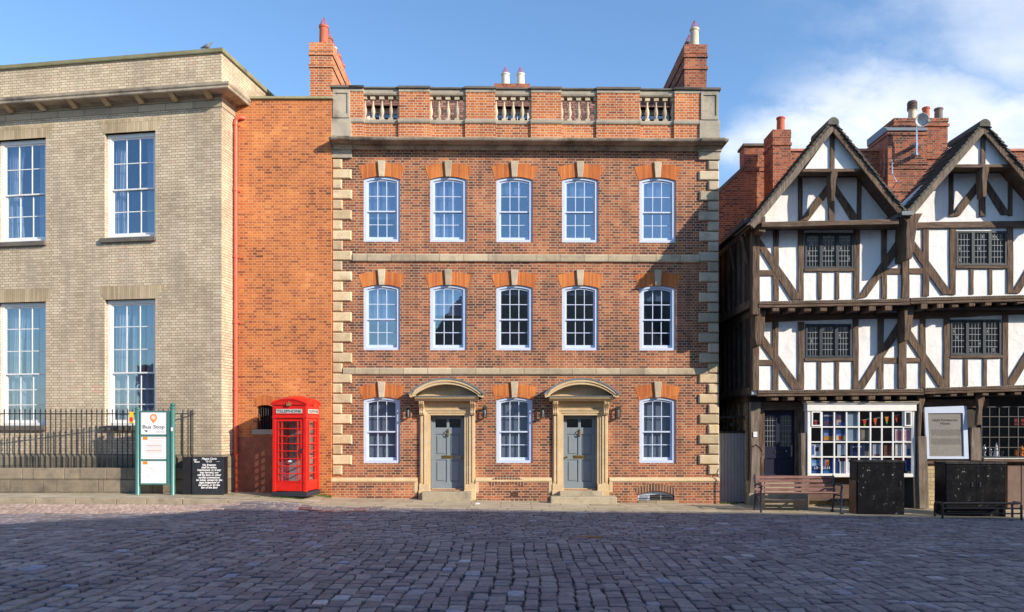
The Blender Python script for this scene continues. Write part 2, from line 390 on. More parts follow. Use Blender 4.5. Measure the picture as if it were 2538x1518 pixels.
M['blind'] = flat('blind cloth', BR(.36,.39,.48), .9)
M['glass'] = glass_mat('window glass', .17, rc=(.72,.86,1,1))
M['glass_dark'] = glass_mat('dim glass', .13, (.5, .55, .6, 1))
M['glass_clear'] = glass_mat('shop glass', .02, (.92, .93, .95, 1))
M['lead'] = paint('lead sheet', BR(.16,.18,.20), .5, .2, .5, bumpd=.006)
M['pipe'] = paint('red oxide paint', BR(.62,.12,.065), .4, .12)
M['kiosk'] = paint('kiosk red paint', BR(.72,.018,.010), .33, .18, .5, bumpd=0)
M['iron'] = paint('black iron', BR(.018,.018,.02), .4, .3, .5, bumpd=.003)
M['green'] = paint('bus stop green', BR(.055,.19,.17), .35, .1, .5)
M['door'] = paint('grey door paint', BR(.23,.275,.31), .35, .06, .45)
M['brass'] = flat('brass', BR(.55,.38,.12), .35, .5, 1)
M['lamp'] = paint('lantern bronze', BR(.07,.055,.04), .5, .2)
M['pot_red'] = paint('terracotta', BR(.50,.13,.07), .8, .2)
M['pot_buff'] = paint('buff clay', BR(.60,.50,.36), .8, .15)
M['wire'] = flat('guard wire', BR(.50,.16,.22), .5)
M['slate'] = paint('slate', BR(.10,.10,.11), .6, .3)
def tile_mat(name, stops, bw=.17, bh=.10):
    g = G(name, .85, .2); uv = g.co('UV')
    b = g.n('ShaderNodeTexBrick'); g.l(uv, b.inputs['Vector']); b.offset = .5
    b.inputs['Color1'].default_value = W4(0); b.inputs['Color2'].default_value = W4(1); b.inputs['Mortar'].default_value = W4(.0)
    b.inputs['Scale'].default_value = 1; b.inputs['Mortar Size'].default_value = .008; b.inputs['Brick Width'].default_value = bw; b.inputs['Row Height'].default_value = bh
    c = g.ramp(b.outputs['Color'], stops); c = g.mix(b.outputs['Fac'], c, BR(.03,.02,.02))
    c = g.mix(1.0, c, g.ramp(g.noise(uv, 3, 5), [(.3, W4(.7)), (.7, W4(1.2))]), 'MULTIPLY'); g.col(c)
    g.bump(g.mth('SUBTRACT', 1.0, b.outputs['Fac']), .02, .8); return g.m
M['tile_brown'] = tile_mat('clay roof tiles', [(0, BR(.12,.06,.05)), (.5, BR(.24,.12,.09)), (1, BR(.34,.19,.14))])
M['tile_dark'] = paint('dark roof tiles', BR(.105,.10,.085), .8, .35, rnd=.2)
M['white_text'] = flat('white lettering', BR(.8,.8,.8), .7)
M['black_text'] = flat('dark lettering', BR(.06,.055,.06), .7)
M['grey_text'] = flat('grey lettering', BR(.35,.35,.35), .7)
M['orange_ink'] = flat('orange ink', BR(.85,.26,.03), .6)
M['paper'] = flat('printed white panel', BR(.80,.80,.82), .35)
M['navy'] = flat('navy door', BR(.020,.022,.045), .4)
M['opal'] = flat('opal glass', BR(.62,.62,.56), .3)
M['pot_dark'] = paint('dark clay', BR(.30,.10,.07), .8, .2); M['pot_grey'] = paint('sooty clay', BR(.20,.17,.15), .8, .2); M['pot_white'] = paint('pale clay', BR(.66,.62,.52), .8, .12)

# ================================================================== GROUND
def sheet(name, xs, ys, zf, m):
    mb = MB(); n = len(xs)
    mb.v = [(x, y, zf(x, y)) for y in ys for x in xs]
    mb.f = [(j*n+i, j*n+i+1, (j+1)*n+i+1, (j+1)*n+i) for j in range(len(ys)-1) for i in range(n-1)]
    return mb.build(name, m, smooth=True, weld=False, fixn=False)
def sett_ground():
    g = G('worn ground', .9, .2); uv = g.co('UV')
    b = g.n('ShaderNodeTexBrick'); g.l(uv, b.inputs['Vector']); b.inputs['Scale'].default_value = 1
    b.inputs['Color1'].default_value = BR(.07,.072,.085); b.inputs['Color2'].default_value = BR(.14,.14,.155); b.inputs['Mortar'].default_value = BR(.08,.075,.08)
    b.inputs['Brick Width'].default_value = .24; b.inputs['Row Height'].default_value = .18; b.inputs['Mortar Size'].default_value = .015
    g.col(g.mix(1.0, b.outputs['Color'], g.ramp(g.noise(uv, .8, 5), [(.3, W4(.75)), (.7, W4(1.2))]), 'MULTIPLY')); return g.m
M['joint'] = paint('sett joints', BR(.11,.10,.105), .95, .4, .1, bumpd=.01)
M['far_ground'] = sett_ground()
xs = [-900, -200, -60, -30]+[-20+i*.8 for i in range(51)]+[30, 60, 200, 900]
ys = [-900, -200, -60, -34, -26, -21]+[-20+i*.75 for i in range(25)]+[-1.9, -1, 2, 12, 40, 150, 900]
tag(sheet('ground', xs, ys, lambda x, y: gs(max(-20, min(20, x)), y)-.038, M['far_ground']), kind='structure')
def sett_mat(name, stops, spec=.35, rough=.62):
    g = G(name, rough, spec); ge = g.n('ShaderNodeNewGeometry'); ob = g.co('Object')
    c = g.ramp(ge.outputs['Random Per Island'], stops)
    c = g.mix(1.0, c, g.ramp(g.noise(ob, 14, 6, .65), [(.25, W4(.66)), (.75, W4(1.28))]), 'MULTIPLY')
    c = g.mix(1.0, c, g.ramp(g.noise(ob, .55, 4, .6), [(.3, W4(.82)), (.7, W4(1.15))]), 'MULTIPLY')
    g.col(c); g.bump(g.noise(ob, 22, 5, .65), .010, .8)
    r = g.ramp(g.noise(ob, 9, 4, .6), [(.3, W4(.5)), (.7, W4(.78))]); g.l(r, g.b.inputs['Roughness'])
    return g.m
M['sett'] = sett_mat('granite setts', [(0, BR(.145,.125,.14)), (.35, BR(.195,.168,.18)), (.7, BR(.24,.208,.215)), (.96, BR(.285,.25,.25)), (.985, BR(.24,.25,.33)), (1, BR(.46,.43,.43))])
M['sett_pink'] = sett_mat('pink setts', [(0, BR(.34,.24,.20)), (.5, BR(.42,.31,.26)), (1, BR(.50,.38,.33))])
def sett(mb, cx, cy, w, l, zt, rnd, ang=0.0, h=.05):
    # worn cushion-shaped stone: foot ring, shoulder ring, crown
    q = [(-1,-1), (0,-1.03), (1,-1), (1.03,0), (1,1), (0,1.03), (-1,1), (-1.03,0)]
    k = rnd.uniform(-.35, .35)*.05
    ca, sa = math.cos(ang), math.sin(ang); tx, ty = rnd.uniform(-.03, .03), rnd.uniform(-.03, .03)
    b = len(mb.v); jit = [(rnd.uniform(-.012, .012), rnd.uniform(-.014, .014)) for _ in q]
    for s_, dz in ((1.0, -h), (.97, -.012), (.87, -.002)):
        for (a, c), (jx, jy) in zip(q, jit):
            x = a*w/2*s_+jx+k*c*l; y = c*l/2*s_+jy
            mb.v.append((cx+x*ca-y*sa, cy+x*sa+y*ca, zt+dz+tx*x+ty*y))
    mb.v.append((cx, cy, zt+.001))
    for r in (0, 1):
        for i in range(8): mb.f.append((b+r*8+i, b+r*8+(i+1) % 8, b+(r+1)*8+(i+1) % 8, b+(r+1)*8+i))
    for i in range(8): mb.f.append((b+16+i, b+16+(i+1) % 8, b+24))
rnd = random.Random(3)
mb = MB()
# near field: ranks running toward the viewer
x = -11.0
while x < 11.2:
    wd = rnd.uniform(.15, .215); y = -19.4+rnd.uniform(0, .2)
    xc = x+wd/2
    while y < -7.15:
        l = rnd.uniform(.13, .34)
        bend = .05*math.sin(y*.55+x*.2)+.02*math.sin(y*1.7+x)+rnd.uniform(-.008,.008)
        yy_ = y+l/2; xx = xc+bend+rnd.uniform(-.012, .012)
        if not (abs(xx) > 1.5+(yy_+20)*.72): sett(mb, xx, yy_, wd-.016, l-.018, gs(xx, yy_)+rnd.uniform(-.008, .008), rnd, rnd.uniform(-.03, .03))
        y += l
    x += wd
y = -7.12
while y < -2.17:
    ln = rnd.uniform(.13, .185); x = -17+rnd.uniform(0, .3)
    while x < 17:
        wd = rnd.uniform(.17, .33); xc = x+wd/2; yc = y+ln/2+.09*math.sin(x*.35+y*.2)
        pink = xc < -6.2 and yc > -4.4+(xc+13)*.09
        if not pink: sett(mb, xc, yc, wd-.02, ln-.016, gs(xc, yc)+rnd.uniform(-.007, .007), rnd, rnd.uniform(-.02, .02))
        x += wd
    y += ln
tag(mb.build('square', M['sett'], weld=False, fixn=True), kind='structure')
mb = MB(); y = -4.6
while y < -2.2:
    x = -17+rnd.uniform(0, .2)
    while x < -6.2:
        wd = rnd.uniform(.1, .2); xc = x+wd/2; yc = y+.055
        if yc > -4.4+(xc+13)*.09: sett(mb, xc, yc, wd-.012, .10, gs(xc, yc)+rnd.uniform(-.003, .003), rnd, 0)
        x += wd
    y += .11
tag(mb.build('road', M['sett_pink'], weld=False), kind='structure')
# pavement
def pave_mat():
    g = G('york stone paving', .85, .25); uv = g.co('UV')
    b = g.n('ShaderNodeTexBrick'); g.l(uv, b.inputs['Vector']); b.inputs['Scale'].default_value = 1; b.offset = .37; b.squash = .8; b.squash_frequency = 2
    b.inputs['Color1'].default_value = BR(.38,.32,.225); b.inputs['Color2'].default_value = BR(.49,.415,.30); b.inputs['Mortar'].default_value = BR(.17,.145,.11)
    b.inputs['Brick Width'].default_value = .92; b.inputs['Row Height'].default_value = .52; b.inputs['Mortar Size'].default_value = .010
    c = g.mix(1.0, b.outputs['Color'], g.ramp(g.noise(uv, 1.6, 6, .65), [(.3, W4(.74)), (.7, W4(1.15))]), 'MULTIPLY')
    c = g.mix(1.0, c, g.ramp(g.noise(uv, 26, 4, .65), [(.3, W4(.86)), (.7, W4(1.12))]), 'MULTIPLY')
    g.col(c); g.bump(g.mth('SUBTRACT', g.noise(uv, 8, 5), b.outputs['Fac']), .01, .5); return g.m
M['pave'] = pave_mat()
xs = [-30]+[-17+i*.5 for i in range(69)]+[30]
sh = sheet('pavement', xs, [-2.0, -1.6, -1.2, -.8, -.4, 0, .4, 2.2], lambda x, y: gp(x), M['pave'])
tag(sh, kind='structure')
mb = MB(); x = -17.0; krn = random.Random(5)
while x < 17:
    l = krn.uniform(.7, 1.15); a, b = x+.006, x+l-.006
    z0, z1 = gp(a), gp(b)
    if x < -5.6 or True:
        dz = krn.uniform(-.006, .004)
        mb.add([(a,-2.15,z0-.3),(b,-2.15,z1-.3),(b,-1.995,z1-.3),(a,-1.995,z0-.3),(a,-2.15,z0+dz),(b,-2.15,z1+dz),(b,-1.995,z1+dz+.004),(a,-1.995,z0+dz+.004)],
               [(0,3,2,1),(4,5,6,7),(0,1,5,4),(1,2,6,5),(2,3,7,6),(3,0,4,7)])
    x += l
M['kerb'] = stone_mat('kerb stone', BR(.30,.25,.18), BR(.42,.36,.26), BR(.16,.13,.10), .3, rnd=0)
tag(mb.build('kerb', M['kerb'], bevel=.012), kind='structure')

# ================================================================== TOWNHOUSE
TA = math.atan(.014)
fm = Frame(0, 0, 0, TA)
th = thing('townhouse', 'three storey red brick Georgian house with balustraded parapet and two grey doors', 'house', (0, 0, 0), TA)
L = fm.loc
XL, _ = L(825, 1059); XR, _ = L(1778.5, 1059)
Zs = lambda py, v=0: L(1200, py, v)[1]
wx = [L(c, 800)[0] for c in (946, 1111, 1275, 1438, 1630)]
WW = .945
rows = [(Zs(600.5), Zs(446), .075), (Zs(868.5), Zs(714), .075), (Zs(1148.5), Zs(992), .075)]   # foot, spring, rise
dxs = [L(1109, 1100)[0], L(1438, 1100)[0]]
holes = []
for r, (z0, zs, rise) in enumerate(rows):
    for i, x in enumerate(wx):
        if r == 2 and i in (1, 3): continue
        holes.append(archp(x-WW/2, x+WW/2, z0, zs, rise))
DW = .875; dz1 = Zs(1030); dz0 = Zs(1214)
for x in dxs: holes.append(rect(x-DW/2, x+DW/2, dz0, dz1))
ztop = Zs(360)
cxw = L(1626, 1230, -.06)[0]
holes.append(archp(cxw-.47, cxw+.47, -.45, Zs(1229), .12))
mb = MB(); mb.holed([(XL, -.5), (XR, -.5), (XR, ztop), (XL, ztop)], holes, 0, .36)
mb.box(XL, XL+.3, .362, 9, -.5, ztop); mb.box(XR-.3, XR, .362, 9, -.5, ztop); mb.box(XL+.3, XR-.3, 8.7, 9, -.5, ztop)
mb.build('wall', M['brick_main'], th)
# inside: floors and a back wall so that the windows look into rooms
mb = MB()
mb.box(XL+.31, XR-.31, 3.2, 3.3, -.5, ztop)
for z in (-.5, Zs(921)-.15, Zs(641)-.15, ztop-.35): mb.box(XL+.31, XR-.31, .365, 3.19, z, z+.2)
for xm in ((wx[0]+wx[1])/2, (wx[1]+wx[2])/2, (wx[2]+wx[3])/2, (wx[3]+wx[4])/2): mb.box(xm-.05, xm+.05, .37, 3.18, -.29, ztop-.36)
mb.build('interior', M['room'], th)

# ---- sash window prototype
def sash_parts(par, name, W, z0h, zs, rise, cols, rt, rb, fmat, fw=.085, y=.035, split=.5, bar=.02, arched=True, label=None):
    """window with frame, two sashes, panes. local origin: centre foot of the opening. z0h=0"""
    hgt = zs
    fr = MB()
    o_ = archp(-W/2+.003, W/2-.003, .0, zs, rise-.003) if arched else rect(-W/2+.003, W/2-.003, 0, zs-.003)
    i_ = archp(-W/2+fw, W/2-fw, .07, zs-.045, rise*.8) if arched else rect(-W/2+fw, W/2-fw, .08, zs-fw)
    fr.holed(o_, [i_], y, y+.13)
    root = fr.build(name, fmat, par, bevel=.006)
    xi = W/2-fw; top = zs-.045 if arched else zs-fw; foot = .07 if arched else .08
    mid = foot+(top+rise*.8*arched-foot)*split
    st = .042
    up = MB(); ya = y+.035
    o2 = archp(-xi+.001, xi-.001, mid-.02, top-.001, rise*.8) if arched else rect(-xi+.001, xi-.001, mid-.02, top-.001)
    i2 = archp(-xi+st, xi-st, mid+.018, top-.035, rise*.7) if arched else rect(-xi+st, xi-st, mid+.018, top-.04)
    up.holed(o2, [i2], ya, ya+.035)
    for c in range(1, cols):
        x = -xi+st+(2*xi-2*st)*c/cols; up.box(x-bar/2, x+bar/2, ya+.004, ya+.031, mid+.01, top-.03+(rise*.7 if arched else 0)*.8)
    for r in range(1, rt):
        z = mid+.018+(top-.02-mid)*r/rt; up.box(-xi+st-.005, xi-st+.005, ya+.006, ya+.029, z-bar/2, z+bar/2)
    up.build('upper_sash', fmat, root, bevel=.003)
    lo = MB(); yb = y+.075
    lo.holed(rect(-xi+.001, xi-.001, foot+.001, mid+.02), [rect(-xi+st, xi-st, foot+.075, mid-.018)], yb, yb+.035)
    for c in range(1, cols):
        x = -xi+st+(2*xi-2*st)*c/cols; lo.box(x-bar/2, x+bar/2, yb+.004, yb+.031, foot+.07, mid-.01)
    for r in range(1, rb):
        z = foot+.075+(mid-.018-foot-.075)*r/rb; lo.box(-xi+st-.005, xi-st+.005, yb+.006, yb+.029, z-bar/2, z+bar/2)
    lo.build('lower_sash', fmat, root, bevel=.003)
    g1 = MB(); g1.poly(archp(-xi+.02, xi-.02, mid, top-.01, rise*.7) if arched else rect(-xi+.02, xi-.02, mid, top-.01), ya+.014, ya+.020)
    g1.build('pane', M['glass'], root)
    g2 = MB(); g2.poly(rect(-xi+.02, xi-.02, foot+.02, mid), yb+.014, yb+.020); g2.build('pane', M['glass'], root)
    return root, xi, foot, mid, top
def blind(root, xi, z0, z1, y=.22, m='blind'):
    b = MB(); b.box(-xi-.02, xi+.02, y, y+.006, z0, z1); return b.build('blind', M[m], root)
def curtain(root, xa, xb, z0, z1, y=.26, seed=1, m='curtain', flare=0.0):
    b = MB(); r_ = random.Random(seed); n = 44; ph = r_.random()*6
    vs = []; nz = 10
    for j in range(nz+1):
        t = j/nz
        for i in range(n+1):
            u = i/n; xx = xa+(xb-xa)*u*(1-flare*math.sin(math.pi*min(1, t*1.1))*.8)
            vs.append((xx, y+.028*math.sin(u*34+ph+1.2*math.sin(u*9+t*.6))+.012*math.sin(u*71), z0+(z1-z0)*t))
    fs = [(j*(n+1)+i, j*(n+1)+i+1, (j+1)*(n+1)+i+1, (j+1)*(n+1)+i) for j in range(nz) for i in range(n)]
    b.add(vs, fs); return b.build('curtain', M[m], root, smooth=True, fixn=False)
M['curtain'] = flat('net curtain', BR(.80,.80,.80), .9)
M['blind_grey'] = flat('grey blind cloth', BR(.60,.60,.62), .9)

hH = rows[0][1]-rows[0][0]
# blinds as in the photograph: (row, col) -> blind foot as a fraction of the height (0 = full length)
bl = {(0,0): .36, (0,1): 0, (0,2): .78, (0,3): .76, (0,4): .74, (1,0): .40, (1,1): .55, (1,4): .80, (1,2): .9, (1,3): .9, (2,0): 0, (2,2): 0, (2,4): 0}
seen = []
for r, (z0, zs, rise) in enumerate(rows):
    for i, x in enumerate(wx):
        if r == 2 and i in (1, 3): continue
        root, xi, foot, mid, top = sash_parts(th, 'window', WW, 0, zs-z0, rise, 3, 2, 2, M['frame'], split=.47)
        root.location = (x, 0, z0)
        f = bl[(r, i)]; H = zs-z0
        blind(root, xi, foot+(H-foot)*f, H-.02, .19, 'blind' if r < 2 else 'blind_grey')
        # brick arch, keystone, sill
        ko = rise*.9
        a = MB(); zc = zs+rise*.45
        for s in (-1, 1):
            inner = [p for p in arc(x-WW/2-.015, x+WW/2+.015, zs-.005, rise+.01, 16)]
            outer = [p for p in arc(x-.60, x+.60, zs+.335, .085, 16)]
            if s < 0: inn = [p for p in inner if p[0] <= x-.07]+[(x-.068, zs+rise)]; ou = [p for p in outer if p[0] <= x-.085]+[(x-.088, zs+.418)]
            else: inn = [(x+.068, zs+rise)]+[p for p in inner if p[0] >= x+.07]; ou = [(x+.088, zs+.418)]+[p for p in outer if p[0] >= x+.085]
            a.poly(inn+ou[::-1], -.006, .10)
        a.build('brick_arch', M['brick_arch'], th)
        k = MB(); k.poly([(x-.066, zs+rise-.012), (x+.066, zs+rise-.012), (x+.098, zs+.47), (x-.098, zs+.47)], -.055, .08)
        k.build('keystone', M['stone'], th, bevel=.008)
        s_ = MB(); s_.prof([(.12, -.105), (-.075, -.105), (-.085, -.09), (-.085, -.012), (-.07, 0), (.12, .012)], x-.52, x+.52)
        s_.build('sill', M['stone_band'], th, bevel=.006)
# ---- string courses, quoins, plinth
def strip(name, x0, x1, prof, mat_, par=th, **k): b = MB(); b.prof(prof, x0, x1); return b.build(name, mat_, par, **k)
qx1, qx0 = L(872, 800)[0], L(1731.8, 800)[0]
for (ya, yb, xa, xb) in ((631.5, 650.5, qx1+.03, qx0-.003), (912.5, 930, L(851, 900)[0], L(1754, 900)[0])):
    z1, z0 = Zs(ya), Zs(yb)
    strip('string_course', xa, xb, [(.02, z0), (-.03, z0), (-.055, z0+.02), (-.06, z0+.05), (-.06, z1-.03), (-.045, z1), (.02, z1)], M['stone_band'], bevel=.004)
row = .2625; zq = Zs(396.5); n = 0
qs = L(849, 800)[0]; qs2 = L(1754.5, 800)[0]
qr = random.Random(4)
while zq-row > Zs(1186):
    long_ = n % 2 == 1
    for side in (0, 1):
        b = MB()
        if side == 0: x0, x1 = XL-.012, (qx1 if long_ else qs)+qr.uniform(-.012, .012)
        else: x0, x1 = (qx0 if long_ else qs2)+qr.uniform(-.012, .012), XR+.03
        z1 = zq-.008; z0 = zq-row+.008; pj = .055
        b.frus((x0, x1, z0, z1, .02), (x0, x1, z0, z1, -pj*.35)); vs = []
        b.v = []; b.f = []
        c_ = .026
        ring = lambda i, yv: [(x0+i, yv, z0+i), (x1-i, yv, z0+i), (x1-i, yv, z1-i), (x0+i, yv, z1-i)]
        b.add(ring(0, .02)+ring(0, -pj*.4)+ring(c_, -pj), [(0,1,2,3), (8,9,10,11)]+[(k*4+i, k*4+(i+1) % 4, (k+1)*4+(i+1) % 4, (k+1)*4+i) for k in (0, 1) for i in range(4)])
        if side: b.box(XR-.02, XR+.04, .021, .33 if not long_ else .5, z0, z1)
        b.build('quoin', M['stone_gold'] if (side == 0 or zq < Zs(880)) else M['stone'], th, bevel=.008)  # upper right quoins: duller stone carries the gable shadow in its colour
    zq -= row; n += 1
# capital block under the cornice
for side in (0, 1):
    b = MB(); x0, x1 = (XL-.02, qx1+.01) if side == 0 else (qx0-.01, XR+.05)
    b.box(x0, x1, -.07, .05, Zs(396)+.006, Zs(376)-.004); b.box(x0-.03, x1+.03, -.10, .05, Zs(376), Zs(371))
    b.build('quoin_capital', M['stone_grey'], th, bevel=.01)
# main cornice, returns round the corners
zt, zb = L(1200, 341, -.42)[1], Zs(373)
cp = [(.05, zb-.01), (-.05, zb-.01), (-.07, zb+.03), (-.11, zb+.06), (-.12, zb+.10), (-.20, zb+.12), (-.27, zb+.16), (-.29, zb+.19), (-.36, zb+.20), (-.37, zt-.075), (-.40, zt-.06), (-.42, zt-.03), (-.43, zt), (.05, zt+.03)]
def ring_prof(mb, prof, x0, x1, back, bulge=None):
    # profile swept along left return, front and right return with mitred corners
    n = len(prof); vs = []
    for st in range(4):
        for (y, z) in prof:
            o = -y
            if st == 0: vs.append((x0-o*.04, back, z))
            elif st == 1: vs.append((x0-o*.04, -o, z))
            elif st == 2: vs.append((x1+o*.4, -o, z))
            else: vs.append((x1+o*.4, back, z))
    fs = [tuple(range(n)), tuple(range(4*n-1, 3*n-1, -1))]
    for k in range(3):
        for i in range(n): fs.append((k*n+i, (k+1)*n+i, (k+1)*n+(i+1) % n, k*n+(i+1) % n))
    mb.add(vs, fs)
mb = MB(); ring_prof(mb, cp, XL, XR, 2.0)
mb.build('cornice', M['stone_soft'], th)
# thicker cornice breaks over the quoins
for (a, b_) in ((XL+.05, qx1+.03), (qx0-.04, XR+.07)):
    mb = MB(); mb.prof([(y-.045 if y < 0 else y, z) for (y, z) in cp[:-2]]+[(-.475, zt+.004), (.04, zt+.034)], a, b_)
    mb.build('cornice_block', M['stone_soft'], th)
# parapet
Zp = lambda py, v=-.05: L(1200, py, v)[1]
zc, z_open1, z_open0, z_rail0 = Zp(216), Zp(235.5), Zp(297), Zp(307)
XP = lambda px, v=-.08: L(px, 280, v)[0]
piers = [(XP(867.5), XP(899.5)), (XP(989), XP(1064)), (XP(1154.7), XP(1226.8)), (XP(1317.6), XP(1390.5)), (XP(1480.6), XP(1585.3)), (XP(1673), XP(1736.5))]
mb = MB(); mb.box(XL, XR, .0, .33, ztop, z_rail0)
for a, b_ in piers: mb.box(a-.02, b_+.02, -.055, 0-.001, zt+.02, z_rail0); mb.box(a, b_, -.05, .3, z_open0, zc-.14)
mb.build('parapet_wall', M['brick_parapet'], th)
mb = MB(); mb.prof([(.34, z_rail0), (-.02, z_rail0), (-.035, z_rail0+.03), (-.035, z_open0-.02), (-.02, z_open0), (.34, z_open0)], XL, XR)
for a, b_ in piers: mb.prof([(-.036, z_rail0-.004), (-.075, z_rail0-.004), (-.095, z_rail0+.03), (-.095, z_open0-.02), (-.08, z_open0+.004), (-.036, z_open0+.004)], a-.03, b_+.03)
mb.build('parapet_base_rail', M['stone_grey'], th, bevel=.006)
mb = MB(); mb.prof([(.30, z_open1), (-.0, z_open1), (-.02, z_open1+.04), (-.02, zc-.06), (.30, zc-.06)], XL, XR)
for a, b_ in piers: mb.box(a-.012, b_+.012, -.065, .31, zc-.139, zc-.061)
mb.build('parapet_top_rail', M['stone_grey'], th, bevel=.005)
mb = MB(); mb.box(XL-.02, XR+.02, -.065, .34, zc-.055, zc-.012)
for a, b_ in piers+[(XL-.02, piers[0][1]), (piers[5][0], XR+.03)]: mb.box(a-.035, b_+.035, -.11, .345, zc-.058, zc+.002)
mb.build('coping', M['stone_dark'], th, bevel=.008)
for side, (a, b_) in enumerate(((XL-.0, piers[0][0]), (piers[5][1], XR+.01))):
    mb = MB(); mb.box(a, b_, -.06, .5, z_rail0-.1, zc-.06)
    w_ = b_-a; i = .07
    mb.holed(rect(a+.01, b_-.01, z_open0+.02, zc-.10), [rect(a+i, b_-i, z_open0+.12, zc-.19)], -.085, -.0605)
    mb.box(a-.03, b_+.03, -.10, .52, zt+.03, z_open0-.01)
    mb.build('corner_pedestal', M['stone_grey'], th, bevel=.006)
bpr = [(.050, 0), (.050, .055), (.034, .06), (.030, .085), (.050, .14), (.058, .20), (.050, .26), (.032, .33), (.026, .40), (.026, .46), (.036, .475), (.028, .49), (.028, .51), (.046, .525), (.046, .53)]
hb = z_open1-z_open0; k_ = hb/.62
bm_ = MB(); bm_.lathe([(r_, (z+.04)*k_) for r_, z in bpr], 0, .0, 0, 14); bm_.box(-.06, .06, -.06, .06, -.005, .065*k_); bm_.box(-.062, .062, -.062, .062, .53*k_, .62*k_+.005)
b0 = bm_.build('baluster', M['stone'], th, smooth=True)
first = True
for q in range(5):
    a, b_ = piers[q][1], piers[q+1][0]
    for j in range(5):
        x = a+(b_-a)*(j)/4.0+(.005 if j == 0 else -.005 if j == 4 else 0)
        x = min(max(x, a+.02), b_-.02)
        o = b0 if first else clone(b0, th); first = False; o.location = (x, .10, z_open0)
# ---- roof behind the parapet with three dormers
mb = MB(); zr0, zr1 = z_rail0-.3, 11.82
mb.add([(XL+.3, 1.0, zr0), (XR-.3, 1.0, zr0), (XR-.3, 2.9, zr1), (XL+.3, 2.9, zr1), (XL+.3, 8.7, ztop), (XR-.3, 8.7, ztop)], [(0,1,2,3), (3,2,5,4), (0,3,4), (1,5,2), (0,4,5,1)])
rf = mb.build('roof', M['tile_brown'], th, fixn=True)
mb = MB(); mb.box(XL+.29, XR-.29, .33, 1.0, ztop, z_rail0-.32); mb.build('gutter', M['lead'], th)
for q in (0, 2, 4):
    a, b_ = piers[q][1], piers[q+1][0]; cx_ = (a+b_)/2*1.02; hw = (b_-a)/2+.05
    zl, zh = 1.9+(z_open0-1.9)*1.055, 1.9+(z_open1-1.9)*1.055; zm = zl+(zh-zl)*.46
    d = MB(); d.box(cx_-hw, cx_+hw, 1.15, 2.4, z_rail0-.3, zm+.05)
    dm = d.build('dormer', M['slate'], th)
    d = MB(); d.holed(rect(cx_-hw+.02, cx_+hw-.02, zl-.5, zm), [rect(cx_-hw+.10+k*(2*hw-.2)/3, cx_-hw+.08+(k+1)*(2*hw-.2)/3, zl-.45, zm-.13) for k in range(3)], 1.10, 1.145)
    d.build('dormer_window', M['white'], dm)
    d = MB(); d.box(cx_-hw+.05, cx_+hw-.05, 1.1465, 1.1495, zl-.48, zm-.02); d.build('pane', M['glass_dark'], dm)
    d = MB()
    for k in range(8):
        y0 = .86+k*.22; z0 = zm-.02+k*.105
        d.prof([(y0, z0), (y0+.30, z0+.125), (y0+.30, z0+.15), (y0, z0+.025)], cx_-hw-.12, cx_+hw+.12)
    d.build('dormer_roof', M['tile_brown'], dm)
# ---- chimneys
def brick_stack(par, name, x0, x1, y0, y1, z0, z1, m, bands=(.30, .62), cap=.0):
    b = MB(); b.box(x0, x1, y0, y1, z0, z1-.02)
    for k in bands: b.box(x0-.03, x1+.03, y0-.03, y1+.03, z1-k-.045, z1-k+.03)
    b.box(x0-.012, x1+.012, y0-.012, y1+.012, z1-.24, z1-.0)
    return b.build(name, m, par)
def pot(par, x, y, z, r, h, m, guard=True, gh=.23, rim=True):
    b = MB(); rr = [(r*1.06, 0), (r*1.02, h*.5), (r*.97, h*.9), (r*1.12, h*.905), (r*1.12, h), (r*.85, h), (r*.8, h-.1)]
    b.lathe(rr, x, y, z, 18); p = b.build('chimney_pot', M[m], par, smooth=True)
    if guard:
        g_ = MB()
        for i in range(12):
            a = 2*math.pi*i/12
            pts = [(x+r*1.0*math.cos(a), y+r*math.sin(a), z+h-.01), (x+r*.62*math.cos(a), y+r*.62*math.sin(a), z+h+gh*.45), (x+.008*math.cos(a), y+.008*math.sin(a), z+h+gh)]
            g_.tube(pts, .0042, 4)
        for t in (.15, .32, .5, .68):
            q = r*(1-t*.9); g_.tube([(x+q*math.cos(2*math.pi*i/12), y+q*math.sin(2*math.pi*i/12), z+h+gh*t) for i in range(13)], .0036, 4)
        g_.build('bird_guard', M['wire'], par, fixn=False)
    return p
def XZ(px, py, v): return L(px, py, v)
x0, _ = XZ(768, 106, .62); x1, zst = XZ(823.5, 106, .62)
ch = brick_stack(th, 'chimney', x0, x1, .62, 4.2, ztop-1.2, zst, M['brick_parapet'])
for k, (m, hh) in enumerate((('pot_red', .60), ('pot_dark', .55), ('pot_buff', .55), ('pot_red', .60), ('pot_red', .58))):
    pot(ch, XZ(802.5, 80, .92)[0], .92+k*.55, zst-.01, .115, hh, m)
x0, _ = XZ(1696.5, 111, .62); x1, zst = XZ(1751.5, 111, .62)
ch = brick_stack(th, 'chimney', x0, x1, .62, 4.2, ztop-1.2, zst, M['brick_red'])
for k, (m, hh) in enumerate((('pot_buff', .58), ('pot_grey', .5), ('pot_grey', .5), ('pot_red', .5))):
    pot(ch, XZ(1721, 80, .92)[0], .92+k*.6, zst-.01, .115, hh, m)
x0, _ = XZ(1226, 208, 4.0); x1, zst = XZ(1312, 208, 4.0)
ch = brick_stack(th, 'chimney', x0, x1, 4.0, 4.6, 9.5, zst, M['brick_red'], bands=())
for px in (1252.9, 1290): pot(ch, XZ(px, 180, 4.3)[0], 4.3, zst-.01, .125, .44, 'pot_white')
